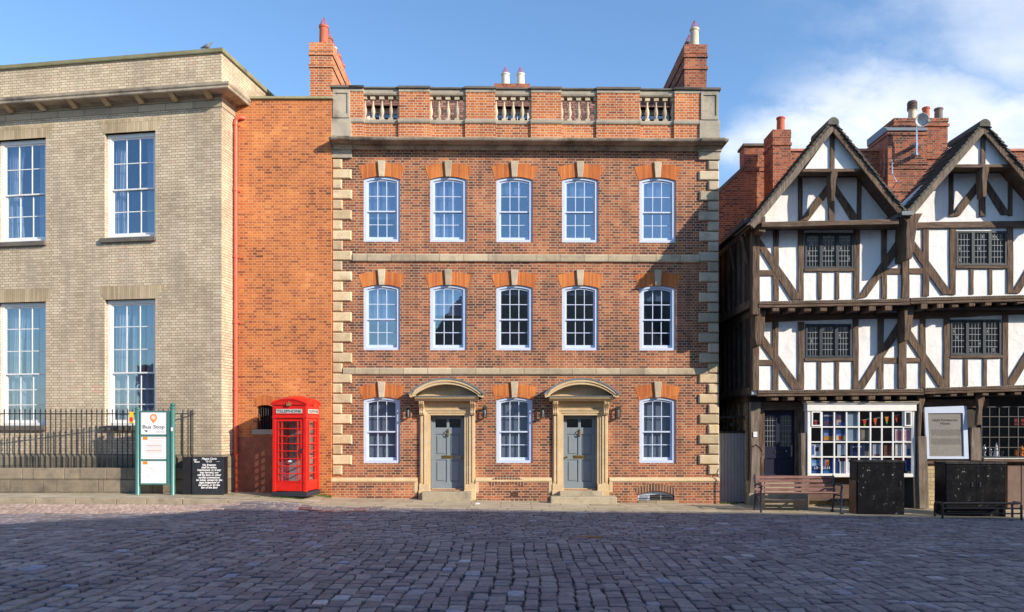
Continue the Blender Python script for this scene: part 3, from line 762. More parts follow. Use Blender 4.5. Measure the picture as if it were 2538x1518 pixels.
# ---- plinth (brick with sloped stone cap)
zp1, zp0 = Zs(1184.7), Zs(1194)
seg = [(XL-.03, L(1034.5, 1200)[0]), (L(1179, 1200)[0], L(1366.5, 1200)[0]), (L(1510, 1200)[0], XR+.03)]
def pz(px, py): return L(px, py, -.07)
for q, (a, b_) in enumerate(seg):
    b = MB(); out_ = rect(a, b_, -.5, zp0)
    if q == 2:
        # cut the cellar light out of the plinth by building around it (arch head)
        bx0, bx1 = cxw-.47, cxw+.47
        ar = archp(bx0, bx1, -.45, Zs(1229), .12)
        b.holed(out_, [ar], -.065, -.002)
    else: b.box(a, b_, -.065, -.002, -.5, zp0)
    b.build('plinth', M['brick_main'], th)
    b = MB(); b.prof([(-.003, zp0), (-.085, zp0), (-.085, zp0+.035), (-.05, zp1-.01), (-.003, zp1+.01)], a-.005, b_+.005)
    for (s, xx) in ((0, a), (1, b_)):
        if (q == 0 and s == 0) or (q == 2 and s == 1): continue
        xa = xx-.012 if s == 0 else xx-.075; b.box(xa, xa+.087, -.075, -.001, zp0-.28, zp0+.0)
    b.build('plinth_cap', M['stone_door'], th, bevel=.006)
# relieving arches in the plinth
M['brick_dark'] = brick_mat('dark brick voussoirs', [(0, BR(.08,.04,.035)), (.5, BR(.17,.075,.05)), (1, BR(.30,.12,.07))], BR(.50,.36,.25), bw=.6, bh=.075, ms=.011, squash=1, vert=True, off=0)
for cx_, zsp, hw, fan in ((L(1256.5, 1200)[0], Zs(1208), .40, 0), (cxw, Zs(1229), .47, 1)):
    b = MB(); n_ = 15
    rise = .12; inner = arc(cx_-hw, cx_+hw, zsp, rise, n_); outer = arc(cx_-hw-.07, cx_+hw+.07, zsp+.155, rise+.04, n_)
    for i in range(n_):
        e = .06
        p = [inner[i], inner[i+1], outer[i+1], outer[i]]
        c0 = (sum(t[0] for t in p)/4, sum(t[1] for t in p)/4)
        p = [(c0[0]+(t[0]-c0[0])*(1-e*1.4), c0[1]+(t[1]-c0[1])*(1-e*.6)) for t in p]
        b.poly(p, -.075, -.03)
    b.build('relieving_arch', M['brick_dark'], th)
b = MB(); b.holed(archp(cxw-.455, cxw+.455, -.45, Zs(1229)-.01, .11), [rect(cxw-.42+k*.285, cxw-.15+k*.285, -.43, Zs(1229)+.02) for k in range(3)], .03, .07)
cw = b.build('cellar_window', M['frame'], th)
b = MB(); b.box(cxw-.45, cxw+.45, .075, .08, -.44, Zs(1229)+.08); b.build('pane', M['glass_dark'], cw)
b = MB()
for z in (-.03, .045): b.tube([(cxw-.46, -.0, z+Zs(1240)), (cxw+.46, -.0, z+Zs(1240))], .007, 6)
b.build('bar', M['iron'], cw)
b = MB(); x_ = L(1275, 1226, -.07)[0]; zv = L(1275, 1226, -.07)[1]
for k in range(7): b.box(x_-.1+k*.03, x_-.085+k*.03, -.072, -.066, zv-.05, zv-.005); b.box(x_-.1+k*.03, x_-.085+k*.03, -.072, -.066, zv+.005, zv+.05)
b.build('air_brick', M['iron'], th)

# ---- doorcases
def doorcase(x, second):
    off = x
    def X(px): return L(px, 1100)[0]-L(1109, 1100)[0]+off
    zA, zpl0, zpl1 = Zs(1030), -.35, Zs(1200.5)
    # architrave
    b = MB()
    for s in (-1, 1):
        xi, xo = off+s*DW/2, off+s*(DW/2+.165)
        for k, (e0, e1, yv) in enumerate(((0, .06, -.03), (.06, .12, -.05), (.12, .165, -.075))):
            b.box(min(off+s*(DW/2+e0), off+s*(DW/2+e1)), max(off+s*(DW/2+e0), off+s*(DW/2+e1)), yv, .2 if k == 0 else -.002, zpl1, zA+e1)
    for k, (e0, e1, yv) in enumerate(((0, .06, -.031), (.06, .12, -.051), (.12, .165, -.076))):
        b.box(off-DW/2-e0, off+DW/2+e0, yv, .2 if k == 0 else -.003, zA+e0, zA+e1)
    ca = b.build('doorcase', M['stone_door'], th, bevel=.006)
    b = MB(); xo0, xo1 = off-.725, off+.725
    for s in (-1, 1):
        a, c_ = sorted((off+s*(DW/2+.17), off+s*(DW/2+.275)))
        b = MB(); b.box(a, c_, -.055, -.001, zpl1, Zs(1030))
        a2, c2 = sorted((off+s*(DW/2+.195), off+s*(DW/2+.25))); b.box(a2, c2, -.075, -.054, zpl1+.05, Zs(1030)-.02)
        b.build('pilaster', M['stone_door'], ca, bevel=.006)
    for s in (-1, 1):
        b = MB(); a, c_ = sorted((off+s*DW/2, off+s*(DW/2+.29))); b.box(a, c_, -.095, .2, zpl0, zpl1); b.box(a-.01, c_+.01, -.105, .18, zpl0, Zs(1215))
        b.build('plinth_block', M['stone_door'], ca, bevel=.012)
    # frieze
    b = MB(); b.box(off-DW/2-.27, off+DW/2+.27, -.05, -.001, zA+.17, Zs(990)); b.box(off-DW/2-.15, off+DW/2+.15, -.062, -.051, zA+.20, Zs(998)); b.build('frieze', M['stone_door'], ca, bevel=.004)
    # consoles
    for s in (-1, 1):
        b = MB(); xc = off+s*(DW/2+.215)
        zc1, zc0 = Zs(993), Zs(1029)
        pr = [(-.05, zc1), (-.24, zc1), (-.26, zc1-.05), (-.25, zc1-.10), (-.19, zc1-.15), (-.13, zc1-.21), (-.12, zc1-.27), (-.14, zc1-.32), (-.11, zc0), (-.05, zc0)]
        b.prof(pr, xc-.065, xc+.065)
        for k in (-1, 0, 1): b.prof([(y-.014, z) for y, z in pr[1:9]]+[(y+.0, z) for y, z in pr[8:0:-1]], xc+k*.042-.011, xc+k*.042+.011)
        b.build('console', M['stone_door'], ca, bevel=.004)
    # cornice shelf and segmental hood
    vh = -.42
    zh0, zh1 = L(1109, 991, -.30)[1], L(1109, 983.5, vh)[1]
    hw = .83
    b = MB(); b.prof([(-.001, zh0-.03), (-.27, zh0-.03), (-.30, zh0+.01), (-.35, zh0+.03), (-.36, zh1-.01), (-.38, zh1+.0), (-.001, zh1+.0)], off-hw+.02, off+hw-.02)
    b.build('hood_shelf', M['stone_door'], ca, bevel=.005)
    b = MB(); b.box(off-hw+.01, off+hw-.01, -.385, -.003, zh1+.002, zh1+.022); b.build('shelf_flashing', M['lead'], ca)
    zt0 = L(1014, 976, vh)[1]; zap = L(1109, 937, vh)[1]
    xt0 = L(1014, 976, vh)[0]-L(1109, 976, vh)[0]+off; xt1 = 2*off-xt0
    rise = zap-zt0
    out_ = arc(xt0, xt1, zt0, rise, 28); mid_ = arc(xt0+.03, xt1-.03, zt0-.035, rise, 28); inn = arc(xt0+.17, xt1-.17, zt0-.03, rise-.13, 28)
    b = MB(); b.poly(out_+mid_[::-1], vh-.03, -.002); b.build('lead_roof', M['lead'], ca)
    b = MB(); b.poly(mid_+[(xt1-.05, zt0-.10), (xt1-.17, zt0-.06)]+inn[::-1]+[(xt0+.17, zt0-.06), (xt0+.05, zt0-.10)], vh+.01, -.003)
    m2 = arc(xt0+.09, xt1-.09, zt0-.035, rise-.06, 28)
    b.poly(mid_[2:-2]+m2[::-1], vh-.015, vh+.009)
    b.build('hood', M['stone_door'], ca)
    b = MB(); b.poly(arc(xt0+.2, xt1-.2, zh1+.02, zap-.14-zh1, 20), -.10, -.0035); b.build('tympanum', M['stone_door'], ca)
    # door
    z0 = Zs(1213); z1 = zA; yd = .20
    b = MB(); W = DW
    px_ = [(-.33, -.035), (.035, .33)]
    pz_ = [(z0+.17, z0+.75), (z0+.87, z0+1.42)]
    hz_ = [rect(off+a, off+c_, p, q) for a, c_ in px_ for p, q in pz_]+[rect(off+a, off+c_, z1-.315, z1-.09) for a, c_ in px_]
    b.holed(rect(off-W/2+.03, off+W/2-.03, z0+.01, z1-.03), hz_, yd, yd+.045)
    for a, c_ in px_:
        for p, q in pz_: b.box(off+a, off+c_, yd+.02, yd+.035, p, q); b.frus((0,0,0,0,0),(0,0,0,0,0)) if False else b.box(off+a+.045, off+c_-.045, yd+.004, yd+.019, p+.045, q-.045)
    dr = b.build('door', M['door'], ca, bevel=.006)
    b = MB()
    for a, c_ in px_: b.box(off+a, off+c_, yd+.02, yd+.026, z1-.315, z1-.09)
    b.build('pane', M['glass_dark'], ca)
    b = MB(); b.holed(rect(off-W/2, off+W/2, z0, z1), [rect(off-W/2+.032, off+W/2-.032, z0+.012, z1-.032)], yd-.03, yd+.05); b.build('door_frame', M['door'], ca, bevel=.004)
    b = MB(); b.box(off-.16, off+.16, yd-.012, yd-.001, z0+.785, z0+.865); b.box(off-.12, off+.12, yd-.022, yd-.013, z0+.80, z0+.85); b.build('letter_plate', M['brass'], ca, bevel=.004)
    b = MB(); xk = off+(.34 if not second else -.34); b.lathe([(.014, 0), (.014, .03), (.032, .045), (.034, .065), (.02, .08)], 0, 0, 0, 12)
    b.v = [(xk+v[0], yd-v[2], z0+.82+v[1]) for v in b.v]; b.build('door_knob', M['brass'], ca, smooth=True)
    b = MB(); zk = z1-.36; b.box(off-.022, off+.022, yd-.02, yd-.001, zk-.19, zk); b.tube([(off, yd-.02, zk-.02), (off, yd-.07, zk-.03), (off, yd-.075, zk-.13), (off, yd-.05, zk-.17), (off, yd-.02, zk-.175)], .014, 8)
    b.build('knocker', M['brass'], ca, smooth=False)
    b = MB()
    if not second: b.box(off-.62, off+.64, -.42, .19, -.3, Zs(1217)); 
    else:
        b.box(off-.55, off+.55, -.28, .19, -.3, Zs(1217)+.005)
    b.build('doorstep', M['step'], ca, bevel=.02)
    if second:
        b = MB(); b.box(off-.80, off+.86, -.62, -.281, -.4, L(1438, 1232, -.62)[1]); b.build('doorstep', M['step'], ca, bevel=.02)
    b = MB(); b.box(off-DW/2+.02, off+DW/2-.02, .10, .2, z0-.02, z0+.008); b.build('threshold', M['stone_door'], ca)
doorcase(dxs[0], False); doorcase(dxs[1], True)
# ---- wall lanterns
lab = ['bronze wall lantern on the left of the left grey door', 'bronze wall lantern on the right of the left grey door', 'bronze wall lantern on the left of the right grey door', 'bronze wall lantern on the right of the right grey door']
for k, px in enumerate((1011.8, 1201.5, 1345, 1532)):
    x, z = L(px, 1035.5, -.09); y = -.005
    e = thing('wall_lantern', lab[k], 'lantern', Vector((x*math.cos(TA)-y*math.sin(TA), x*math.sin(TA)+y*math.cos(TA), z)), TA, 'wall lanterns beside the grey doors')
    b = MB(); b.box(-.045, .045, -.012, .006, -.0, .26); b.box(-.012, .012, -.06, -.011, .10, .13); b.build('back_plate', M['lamp'], e)
    b = MB(); b.box(-.062, .062, -.175, -.055, .0, .018); b.box(-.062, .062, -.175, -.055, .252, .27)
    for sx in (-.06, .048):
        for sy in (-.173, -.069): b.box(sx, sx+.012, sy, sy+.012, .018, .252)
    b.frus((-.062, .062, -.175, -.055, .27), (-.02, .02, -.135, -.095, .30)); b.build('frame', M['lamp'], e)
    b = MB(); b.box(-.05, .05, -.163, -.067, .019, .251); b.build('glass', M['glass_clear'], e)
    b = MB(); b.lathe([(.012, .02), (.012, .09), (.022, .11), (.022, .17), (.008, .20)], 0, -.115, 0, 10); b.build('bulb', M['opal'], e, smooth=True)
M['coping_moss'] = stone_mat('mossy coping', BR(.26,.24,.13), BR(.36,.34,.20), BR(.12,.12,.08), .2)

# ================================================================== BUFF BRICK HALL (left)
# px measures from the photo, taken on the face plane; the hall recedes to the left
HA = -math.atan(.155)
HO = (-7.19, -.82)
fh = Frame(HO[0], HO[1], 0, HA); H = fh.loc      # local x: along the face, 0 at the right corner, negative to the left
hall = thing('brick_hall', 'buff brick hall with tall white sash windows and a deep stone cornice', 'building', (HO[0], HO[1], 0), HA)
Hz = lambda px, py, v=0: H(px, py, v)[1]
Hx = lambda px, py=700, v=0: H(px, py, v)[0]
zTop = Hz(549, 131)
XLH = -11.0
w2 = (Hx(259.5), Hx(385)); ww = w2[1]-w2[0]; w1 = (Hx(113.5)-ww, Hx(113.5))
w0 = (w1[0]-(w2[0]-w1[0]), w1[1]-(w2[0]-w1[0]))
up0, up1 = Hz(320, 589), Hz(320, 328); lo0, lo1 = Hz(320, 1056), Hz(320, 742)
hs = []
for a, b_ in (w2, w1, w0): hs += [rect(a, b_, up0, up1), rect(a, b_, lo0, lo1)]
mb = MB(); mb.holed([(XLH, -.5), (0, -.5), (0, zTop), (XLH, zTop)], hs, 0, .36)
mb.box(-.36, 0, .362, 10, -.5, zTop); mb.box(XLH, XLH+.36, .362, 10, -.5, zTop); mb.box(XLH+.37, -.37, 9.6, 10, -.5, zTop)
mb.build('wall', M['brick_buff'], hall)
mb = MB(); mb.box(XLH+.37, -.37, 2.4, 2.5, -.4, zTop-1)
for z in (-.4, (up0+lo1)/2-.2, zTop-1.2): mb.box(XLH+.37, -.37, .365, 2.39, z, z+.2)
mb.build('interior', M['room'], hall)
mb = MB(); mb.box(XLH+.37, -.37, .37, 9.59, zTop-.9, zTop-.75); mb.build('roof', M['lead'], hall)
# coping, cornice, frieze wrap the corner
def wrap(mb, prof, x0, back, k=1.0):
    n = len(prof); vs = []
    for st in range(3):
        for (y, z) in prof:
            o = -y
            vs.append(((x0, -o, z), (o*k, -o, z), (o*k, back, z))[st])
    fs = [tuple(range(n)), tuple(range(3*n-1, 2*n-1, -1))]
    for q in range(2):
        for i in range(n): fs.append((q*n+i, (q+1)*n+i, (q+1)*n+(i+1) % n, q*n+(i+1) % n))
    return mb.add(vs, fs)
mb = MB(); wrap(mb, [(.38, zTop), (-.045, zTop), (-.055, zTop+.02), (-.055, zTop+.10), (.38, zTop+.115)], XLH, 9.9)
mb.build('coping', M['coping_moss'], hall)
pj = .42
zc1 = H(558, 202, -pj)[1]; zf1, zf0 = Hz(549, 241.5), Hz(549, 265)
mb = MB(); wrap(mb, [(-.001, zf1+.0), (-.045, zf1), (-.07, zf1+.05), (-.36, zf1+.075), (-.37, zc1-.14), (-.385, zc1-.12), (-.385, zc1-.08), (-pj+.01, zc1-.05), (-pj, zc1-.0), (-.001, zc1+.05)], XLH, 4.0)
cor = mb.build('cornice', M['stone_soft'], hall)
mb = MB(); wrap(mb, [(-.001, zf0), (-.022, zf0), (-.022, zf1-.003), (-.001, zf1-.003)], XLH, 4.0); mb.build('frieze', M['frieze'], hall)
x = -.20
while x > XLH:
    mb = MB(); mb.prof([(-.04, zf1-.06), (-.10, zf1-.06), (-.22, zf1+.0), (-.335, zf1+.074), (-.04, zf1+.074)], x-.14, x); mb.build('modillion', M['stone_door'], cor, bevel=.01)
    x -= .92
# plinth course
mb = MB(); wrap(mb, [(-.001, -.4), (-.05, -.4), (-.05, Hz(500, 1136)), (-.001, Hz(500, 1127))], XLH, 1.4); mb.build('plinth', M['stone_wall'], hall)
def hall_window(a, b_, z0, z1, tall, k):
    W = b_-a
    root, xi, foot, mid, top = sash_parts(hall, 'window', W, 0, z1-z0, .0, 3, 3 if tall else 2, 3 if tall else 2, M['white'], fw=.10, y=.10, split=.42 if tall else .475, bar=.024, arched=False)
    root.location = ((a+b_)/2, 0, z0)
    Hh = z1-z0
    curtain(root, -xi-.02, -xi+.30*(1.35 if k else 1), foot, Hh-.03, .34, k+3, flare=.25)
    curtain(root, xi-.34, xi+.02, foot, Hh-.03, .34, k+9, flare=.2)
    if k % 2: curtain(root, -.18, .16, foot, Hh-.03, .37, k+19, flare=.1)
    if tall: curtain(root, -xi, xi, foot, mid-.02, .30, k+29, 'lace')
    s_ = MB(); s_.prof([(.16, -.12), (-.07, -.12), (-.07, -.005), (.16, .015)], a-.10, b_+.02)
    s_.build('sill', M['stone_dark'], hall, bevel=.008).location = (0, 0, z0)
    f = MB(); f.poly([(a-.01, z1), (b_+.01, z1), (b_+.27, z1+.335), (a-.20, z1+.335)], -.005, .10); f.build('flat_arch', M['buff_arch'], hall)
M['lace'] = flat('lace curtain', BR(.62,.72,.80), .9)
k = 0
for a, b_ in (w2, w1, w0):
    hall_window(a, b_, up0, up1, False, k); hall_window(a, b_, lo0, lo1, True, k+1); k += 2

# ================================================================== LINK WALL (orange brick)
fl = Frame(-5.9, -.19, 0, 0); LK = fl.loc
lw = thing('brick_wall', 'tall plain orange brick wall with small barred opening and red downpipe', 'wall', (-5.9, -.19, 0), 0)
lx0, lx1 = LK(560, 700)[0], LK(820.7, 700)[0]; lz1 = LK(700, 247)[1]
ox0, ox1 = LK(636, 1030)[0], LK(677, 1030)[0]; oz0, oz1 = LK(650, 1065)[1], LK(650, 1009)[1]
mb = MB(); mb.holed([(lx0, -.5), (lx1, -.5), (lx1, lz1), (lx0, lz1)], [archp(ox0, ox1, oz0, oz1, .05)], 0, .5)
mb.box(lx0, ox0-.02, .502, 1.6, -.5, lz1); mb.box(ox1+.02, lx1-.1, .502, 1.6, -.5, lz1); mb.box(ox0-.02, ox1+.02, .70, 1.6, -.5, lz1); mb.box(ox0-.02, ox1+.02, .502, .70, oz1+.2, lz1)
mb.build('wall', M['brick_orange'], lw)
mb = MB(); mb.box(lx0+.25, ox1+.12, -.012, -.002, -.5, LK(650, 1084)[1]); mb.build('render_skirt', paint('red washed base', BR(.36,.12,.07), .8, .35, bumpd=.01), lw)
mb = MB(); mb.box(LK(618, 243, -.06)[0], lx1+.06, -.06, .56, lz1, lz1+.065); mb.build('coping', M['coping_moss'], lw, bevel=.01)
mb = MB(); mb.box(ox0-.10, ox1+.06, -.06, .3, oz0-.13, oz0); mb.build('sill', M['stone_grey'], lw, bevel=.008)
mb = MB(); mb.box(ox0-.015, ox1+.015, .40, .42, oz0-.02, oz1+.1); mb.build('void_sheet', flat('dark void board', BR(.02,.02,.025), .8), lw)  # near-black sheet: darkness inside the opening put into colour
mb = MB()
for i in range(7):
    x = ox0+.03+i*(ox1-ox0-.06)/6; mb.tube([(x, .08, oz0), (x, .08, oz1+.05)], .011, 6)
gr = mb.build('window_bars', M['iron'], lw)
a = MB(); a.poly(arc(ox0-.01, ox1+.01, oz1-.0, .05, 10)+arc(ox0-.09, ox1+.09, oz1+.22, .07, 10)[::-1], -.005, .08); a.build('brick_arch', M['brick_arch'], lw)
# downpipe
px_ = LK(584, 700, -.085)[0]; ptop = LK(584, 296, -.085)[1]
mb = MB(); mb.tube([(px_, -.085, .08), (px_, -.085, ptop-.05), (px_+.015, -.085, ptop), (px_+.06, -.075, ptop+.045), (px_+.14, -.05, ptop+.055), (px_+.2, .02, ptop+.055)], .052, 14)
dp = mb.build('downpipe', M['pipe'], lw, smooth=True)
for k, py in enumerate((312, 475, 640, 802, 969, 1130)):
    z = LK(584, py, -.085)[1]
    mb = MB(); mb.lathe([(.053, 0), (.068, .005), (.068, .05), (.060, .055), (.060, .10), (.053, .105)], px_, -.085, z, 14); mb.build('pipe_collar', M['pipe'], dp, smooth=True)
    mb = MB(); mb.box(px_-.095, px_+.095, -.02, .005, z+.005, z+.05); mb.build('pipe_bracket', M['pipe'], dp)

# ================================================================== RAILINGS AND DWARF WALL
fr_ = Frame(-13.5, -.95, 0, 0); RL = fr_.loc
wz1, wz0 = RL(200, 1160.5)[1], 0.05
xe = RL(470, 1190)[0]
dw = thing('dwarf_wall', 'low wall of large dark stone blocks under the iron railings', 'wall', (-13.5, -.95, 0), 0)
mb = MB(); x = -1.5; wr = random.Random(2)
while x < xe:
    l = min(wr.uniform(1.0, 1.5), xe-x); mb.box(x+.003, x+l-.003, 0, .24, wz1-.27, wz1); x += l
mb.build('coping_course', M['stone_wall'], dw, bevel=.014)
mb = MB(); x = -2.0
while x < xe:
    l = min(wr.uniform(1.0, 1.6), xe-x)
    if l > .05: mb.box(x+.004, x+l-.004, .012, .23, -.1, wz1-.276)
    x += l
mb.build('lower_course', M['stone_wall'], dw, bevel=.012)
rl = thing('iron_railings', 'black iron railings with pointed bars on the low stone wall', 'railing', (-13.5, -.83, 0), 0)
fr2 = Frame(-13.5, -.83, 0, 0); R2 = fr2.loc
zr = R2(200, 1026)[1]
pts = []
px = 11.1-12.75*3
while px < 440: pts.append((R2(px, 1000)[0], 0)); px += 12.72
xl_ = pts[-1][0]
cxs = [(440, -.02), (453.5, .0), (466, .03), (478, .09), (489.5, .18), (500, .30), (510, .42), (520.5, .58)]
for q, v in cxs[1:]: pts.append((R2(q, 1000, v-.0)[0], v))
ctop = [(p[0], p[1], zr) for p in pts]+[(R2(528, 1000, .62)[0], .64, zr)]
mb = MB(); mb.tube([(pts[0][0]-.3, 0, zr)]+ctop, .014, 6); mb.build('top_rail', M['iron'], rl)
for k, (x, y) in enumerate(pts):
    b = MB(); zb_ = wz1-.03 if k < len(pts)-6 else gp(-9)-.03
    b.tube([(0, 0, zb_-.0), (0, 0, zr+.05)], .0125, 6); b.tube([(0, 0, zr+.05), (0, 0, zr+.07), (0, 0, zr+.14)], [.0125, .019, .002], 6)
    if k == 0: base = b.build('bar', M['iron'], rl); base.location = (x, y, 0)
    elif k >= len(pts)-6: o = b.build('bar', M['iron'], rl); o.location = (x, y, 0)
    else: clone(base, rl, (x, y, 0))
# yellow notice on the glass behind the railing
n_ = thing('notice', 'small yellow and red notice on the railings beside the bus stop', 'sign', (R2(326, 1030, -.02)[0]-13.5, -.86, R2(326, 1050)[1]), 0)
mb = MB(); mb.box(-.05, .05, -.004, .004, 0, .29); mb.build('plate', flat('yellow plate', BR(.85,.55,.03), .5), n_)
mb = MB(); mb.lathe([(.0005, -.002), (.062, -.002), (.062, 0)], 0, 0, 0, 18); mb.v = [(v[0]*.7, -.0045+v[2], v[1]+.10) for v in mb.v]; mb.build('disc', flat('red disc', BR(.7,.05,.03), .5), n_)

# ================================================================== TELEPHONE KIOSK
KX, KY = -5.33, -1.33
kz = LK(700, 1229, 0)[1]
ka = -.125
fk = Frame(-5.42, -1.36, 0, ka)
kl = fk.loc(674.7, 1100)[0]; kr = fk.loc(759.3, 1100)[0]; kz0 = fk.loc(716, 1229)[1]; kz1 = fk.loc(716, 1001)[1]; kap = fk.loc(716, 989)[1]
ko = thing('telephone_kiosk', 'red cast iron telephone kiosk standing against the orange wall', 'telephone kiosk', (-5.42, -1.36, kz0-.02), ka)
S = kr-kl; KH = kz1-kz0+.02; cxk = (kl+kr)/2; Rr = kap-kz1
def kbox(mb, side, u0, u1, o0, o1, z0, z1):
    # box on one face of the square kiosk; u along the face (from its centre), o outward from the face plane
    hc = S/2
    def tr(u, o):
        p = (u, -hc-o)
        for _ in range(side): p = (-p[1], p[0])
        return (cxk+p[0], hc+p[1])
    P = [tr(u0, o0), tr(u1, o0), tr(u1, o1), tr(u0, o1)]
    mb.plan(P, z0, z1)
def kposts():
    mb = MB(); t = .085
    for sx in (0, 1):
        for sy in (0, 1):
            x = cxk-S/2+sx*(S-t); y = sy*(S-t); mb.box(x, x+t, y, y+t, .11, KH-.005)
    return mb
M['kiosk_roof'] = M['kiosk']; M['glass_kiosk'] = glass_mat('kiosk glass', .16, (.9,.9,.9,1))
M['grey_pale'] = flat('pale grey print', BR(.55,.5,.5), .7)
b = MB(); b.box(cxk-S/2-.012, cxk+S/2+.012, -.012, S+.012, 0, .105); b.build('plinth', flat('black kiosk plinth', BR(.03,.032,.045), .5), ko, bevel=.008)
b = kposts()
b.v = b.v
body = b.build('corner_frame', M['kiosk'], ko, bevel=.012)
tHd = KH-.33
b = MB()
for side in range(4):
    kbox(b, side, -S/2+.002, S/2-.002, -.10, -.006, tHd, KH-.012); kbox(b, side, -S/2+.0, S/2-.0, -.09, .012, tHd-.02, tHd+.022)
    kbox(b, side, -S/2+.075, S/2-.075, -.05, .006, tHd+.075, tHd+.10); kbox(b, side, -S/2+.075, S/2-.075, -.05, .006, tHd+.20, tHd+.22)
b.build('fascia', M['kiosk'], ko, bevel=.004)
b = MB(); n = 18; hs_ = S/2+.018; vs = []; 
for j in range(n+1):
    for i in range(n+1):
        u, v = -1+2*i/n, -1+2*j/n
        vs.append((cxk+u*hs_, S/2+v*hs_, KH+Rr*.82*(2-u*u-v*v)*(1 if True else 0)+.012))
fs = [(j*(n+1)+i, j*(n+1)+i+1, (j+1)*(n+1)+i+1, (j+1)*(n+1)+i) for j in range(n) for i in range(n)]
b.add(vs, fs); b.build('roof', M['kiosk_roof'] if 'kiosk_roof' in M else M['kiosk'], ko, smooth=True)
b = MB()
for side in range(4):
    hc = S/2
    def tr(u, o):
        p = (u, -hc-o)
        for _ in range(side): p = (-p[1], p[0])
        return (cxk+p[0], hc+p[1])
    ring = arc(-hs_, hs_, KH+.0, Rr, 16)+[(hs_, KH-.03), (-hs_, KH-.03)]
    vs = [(*tr(u, .02), z) for u, z in ring]+[(*tr(u, -.05), z) for u, z in ring]; m_ = len(ring)
    b.add(vs, [tuple(range(m_)), tuple(range(2*m_-1, m_-1, -1))]+[(i, i+m_, (i+1) % m_+m_, (i+1) % m_) for i in range(m_)])
    r1 = arc(-hs_-.004, hs_+.004, KH+.008, Rr, 16); r2 = arc(-hs_+.03, hs_-.03, KH-.012, Rr*.9, 16)
    ring = r1+r2[::-1]; m_ = len(ring)
    vs = [(*tr(u, .034), z) for u, z in ring]+[(*tr(u, .0195), z) for u, z in ring]
    b.add(vs, [tuple(range(m_)), tuple(range(2*m_-1, m_-1, -1))]+[(i, i+m_, (i+1) % m_+m_, (i+1) % m_) for i in range(m_)])
b.build('pediment', M['kiosk'], ko)
def ktransform(mb, side):
    hc = S/2; o = []
    for (u, yo, z) in mb.v:
        p = (u, -hc+yo)
        for _ in range(side): p = (-p[1], p[0])
        o.append((cxk+p[0], hc+p[1], z))
    mb.v = o; return mb
for side in (0, 1, 3):
    d = MB(); z0, z1 = .13, tHd-.03; U = S/2-.087
    gz0, gz1 = z0+.24, z1-.06; gu = U-.06
    d.holed(rect(-U, U, z0, z1), [rect(-gu, gu, gz0, gz1)], .02, .06)
    d.holed(rect(-gu-.018, gu+.018, gz0-.018, gz1+.018), [rect(-gu+.004, gu-.004, gz0+.004, gz1-.004)], .008, .0195)
    cs = (-gu, -gu+.075, gu-.075, gu)
    for q in range(1, 8):
        z = gz0+(gz1-gz0)*q/8; d.box(-gu+.002, gu-.002, .012, .045, z-.011, z+.011)
    for u in (-gu+.085, gu-.085): d.box(u-.010, u+.010, .014, .043, gz0+.002, gz1-.002)
    if side == 0: pass
    ktransform(d, side); dr = d.build('door' if side == 0 else 'side_panel', M['kiosk'], ko, bevel=.003)
    g_ = MB(); g_.box(-gu+.001, gu-.001, .047, .052, gz0+.001, gz1-.001); ktransform(g_, side); g_.build('pane', M['glass_kiosk'] if 'glass_kiosk' in M else M['glass_dark'], dr)
    if side == 0:
        h_ = MB(); h_.box(U-.035, U-.012, -.03, .019, 1.05, 1.16); ktransform(h_, 0); h_.build('door_handle', flat('chrome', BR(.6,.6,.62), .2, .5, 1), dr)
        h_ = MB(); h_.poly([(-.05+.03+.0*c_, .0) for c_ in ()] or [(-.045, .83), (.045, .83), (.05, .85), (.02, .865), (0, .885), (-.02, .865), (-.05, .85)], .0455, .0468); ktransform(h_, 0); h_.build('sticker', M['paper'], dr)
b = MB(); b.box(cxk-S/2+.03, cxk+S/2-.03, S-.07, S-.03, .1, tHd); b.build('back_panel', paint('kiosk back board', BR(.62,.56,.50), .6, .2), ko)
b = MB(); b.box(cxk-.17, cxk+.17, S-.22, S-.075, .95, 1.5); b.box(cxk-.14, cxk-.02, S-.26, S-.225, 1.1, 1.42); b.build('telephone', flat('payphone grey', BR(.12,.12,.13), .4), ko, bevel=.01)
for side in (0, 1, 3):
    d = MB(); d.box(-S/2+.105, S/2-.105, -.009, .0, tHd+.101, tHd+.199); ktransform(d, side); sg = d.build('sign_panel', M['opal'], ko)
    d = MB(); textmesh(d, 'TELEPHONE', .092, 0, -.0115, tHd+.118, sx=1.0, bold=.0012)
    wd = max(v[0] for v in d.v)-min(v[0] for v in d.v); d.v = [(v[0]*(S-.24)/wd, v[1], v[2]) for v in d.v]
    ktransform(d, side); d.build('lettering', M['black_text'], sg)
    # crown
    d = MB(); zc_ = KH-.0; d.poly([(-.05, zc_-.055), (.05, zc_-.055), (.058, zc_-.02), (.062, zc_+.005), (.04, zc_+.012), (.022, zc_+.0), (.012, zc_+.024), (0, zc_+.03), (-.012, zc_+.024), (-.022, zc_+.0), (-.04, zc_+.012), (-.062, zc_+.005), (-.058, zc_-.02)], -.045, -.02)
    d.blob((0, -.035, zc_+.04), (.01, .01, .012)); d.blob((-.05, -.035, zc_+.018), (.009, .009, .009)); d.blob((.05, -.035, zc_+.018), (.009, .009, .009))
    ktransform(d, side); d.build('crown', flat('crown gilt' if side == 0 else 'crown red', BR(.30,.17,.07) if side == 0 else BR(.72,.05,.012), .5), ko)

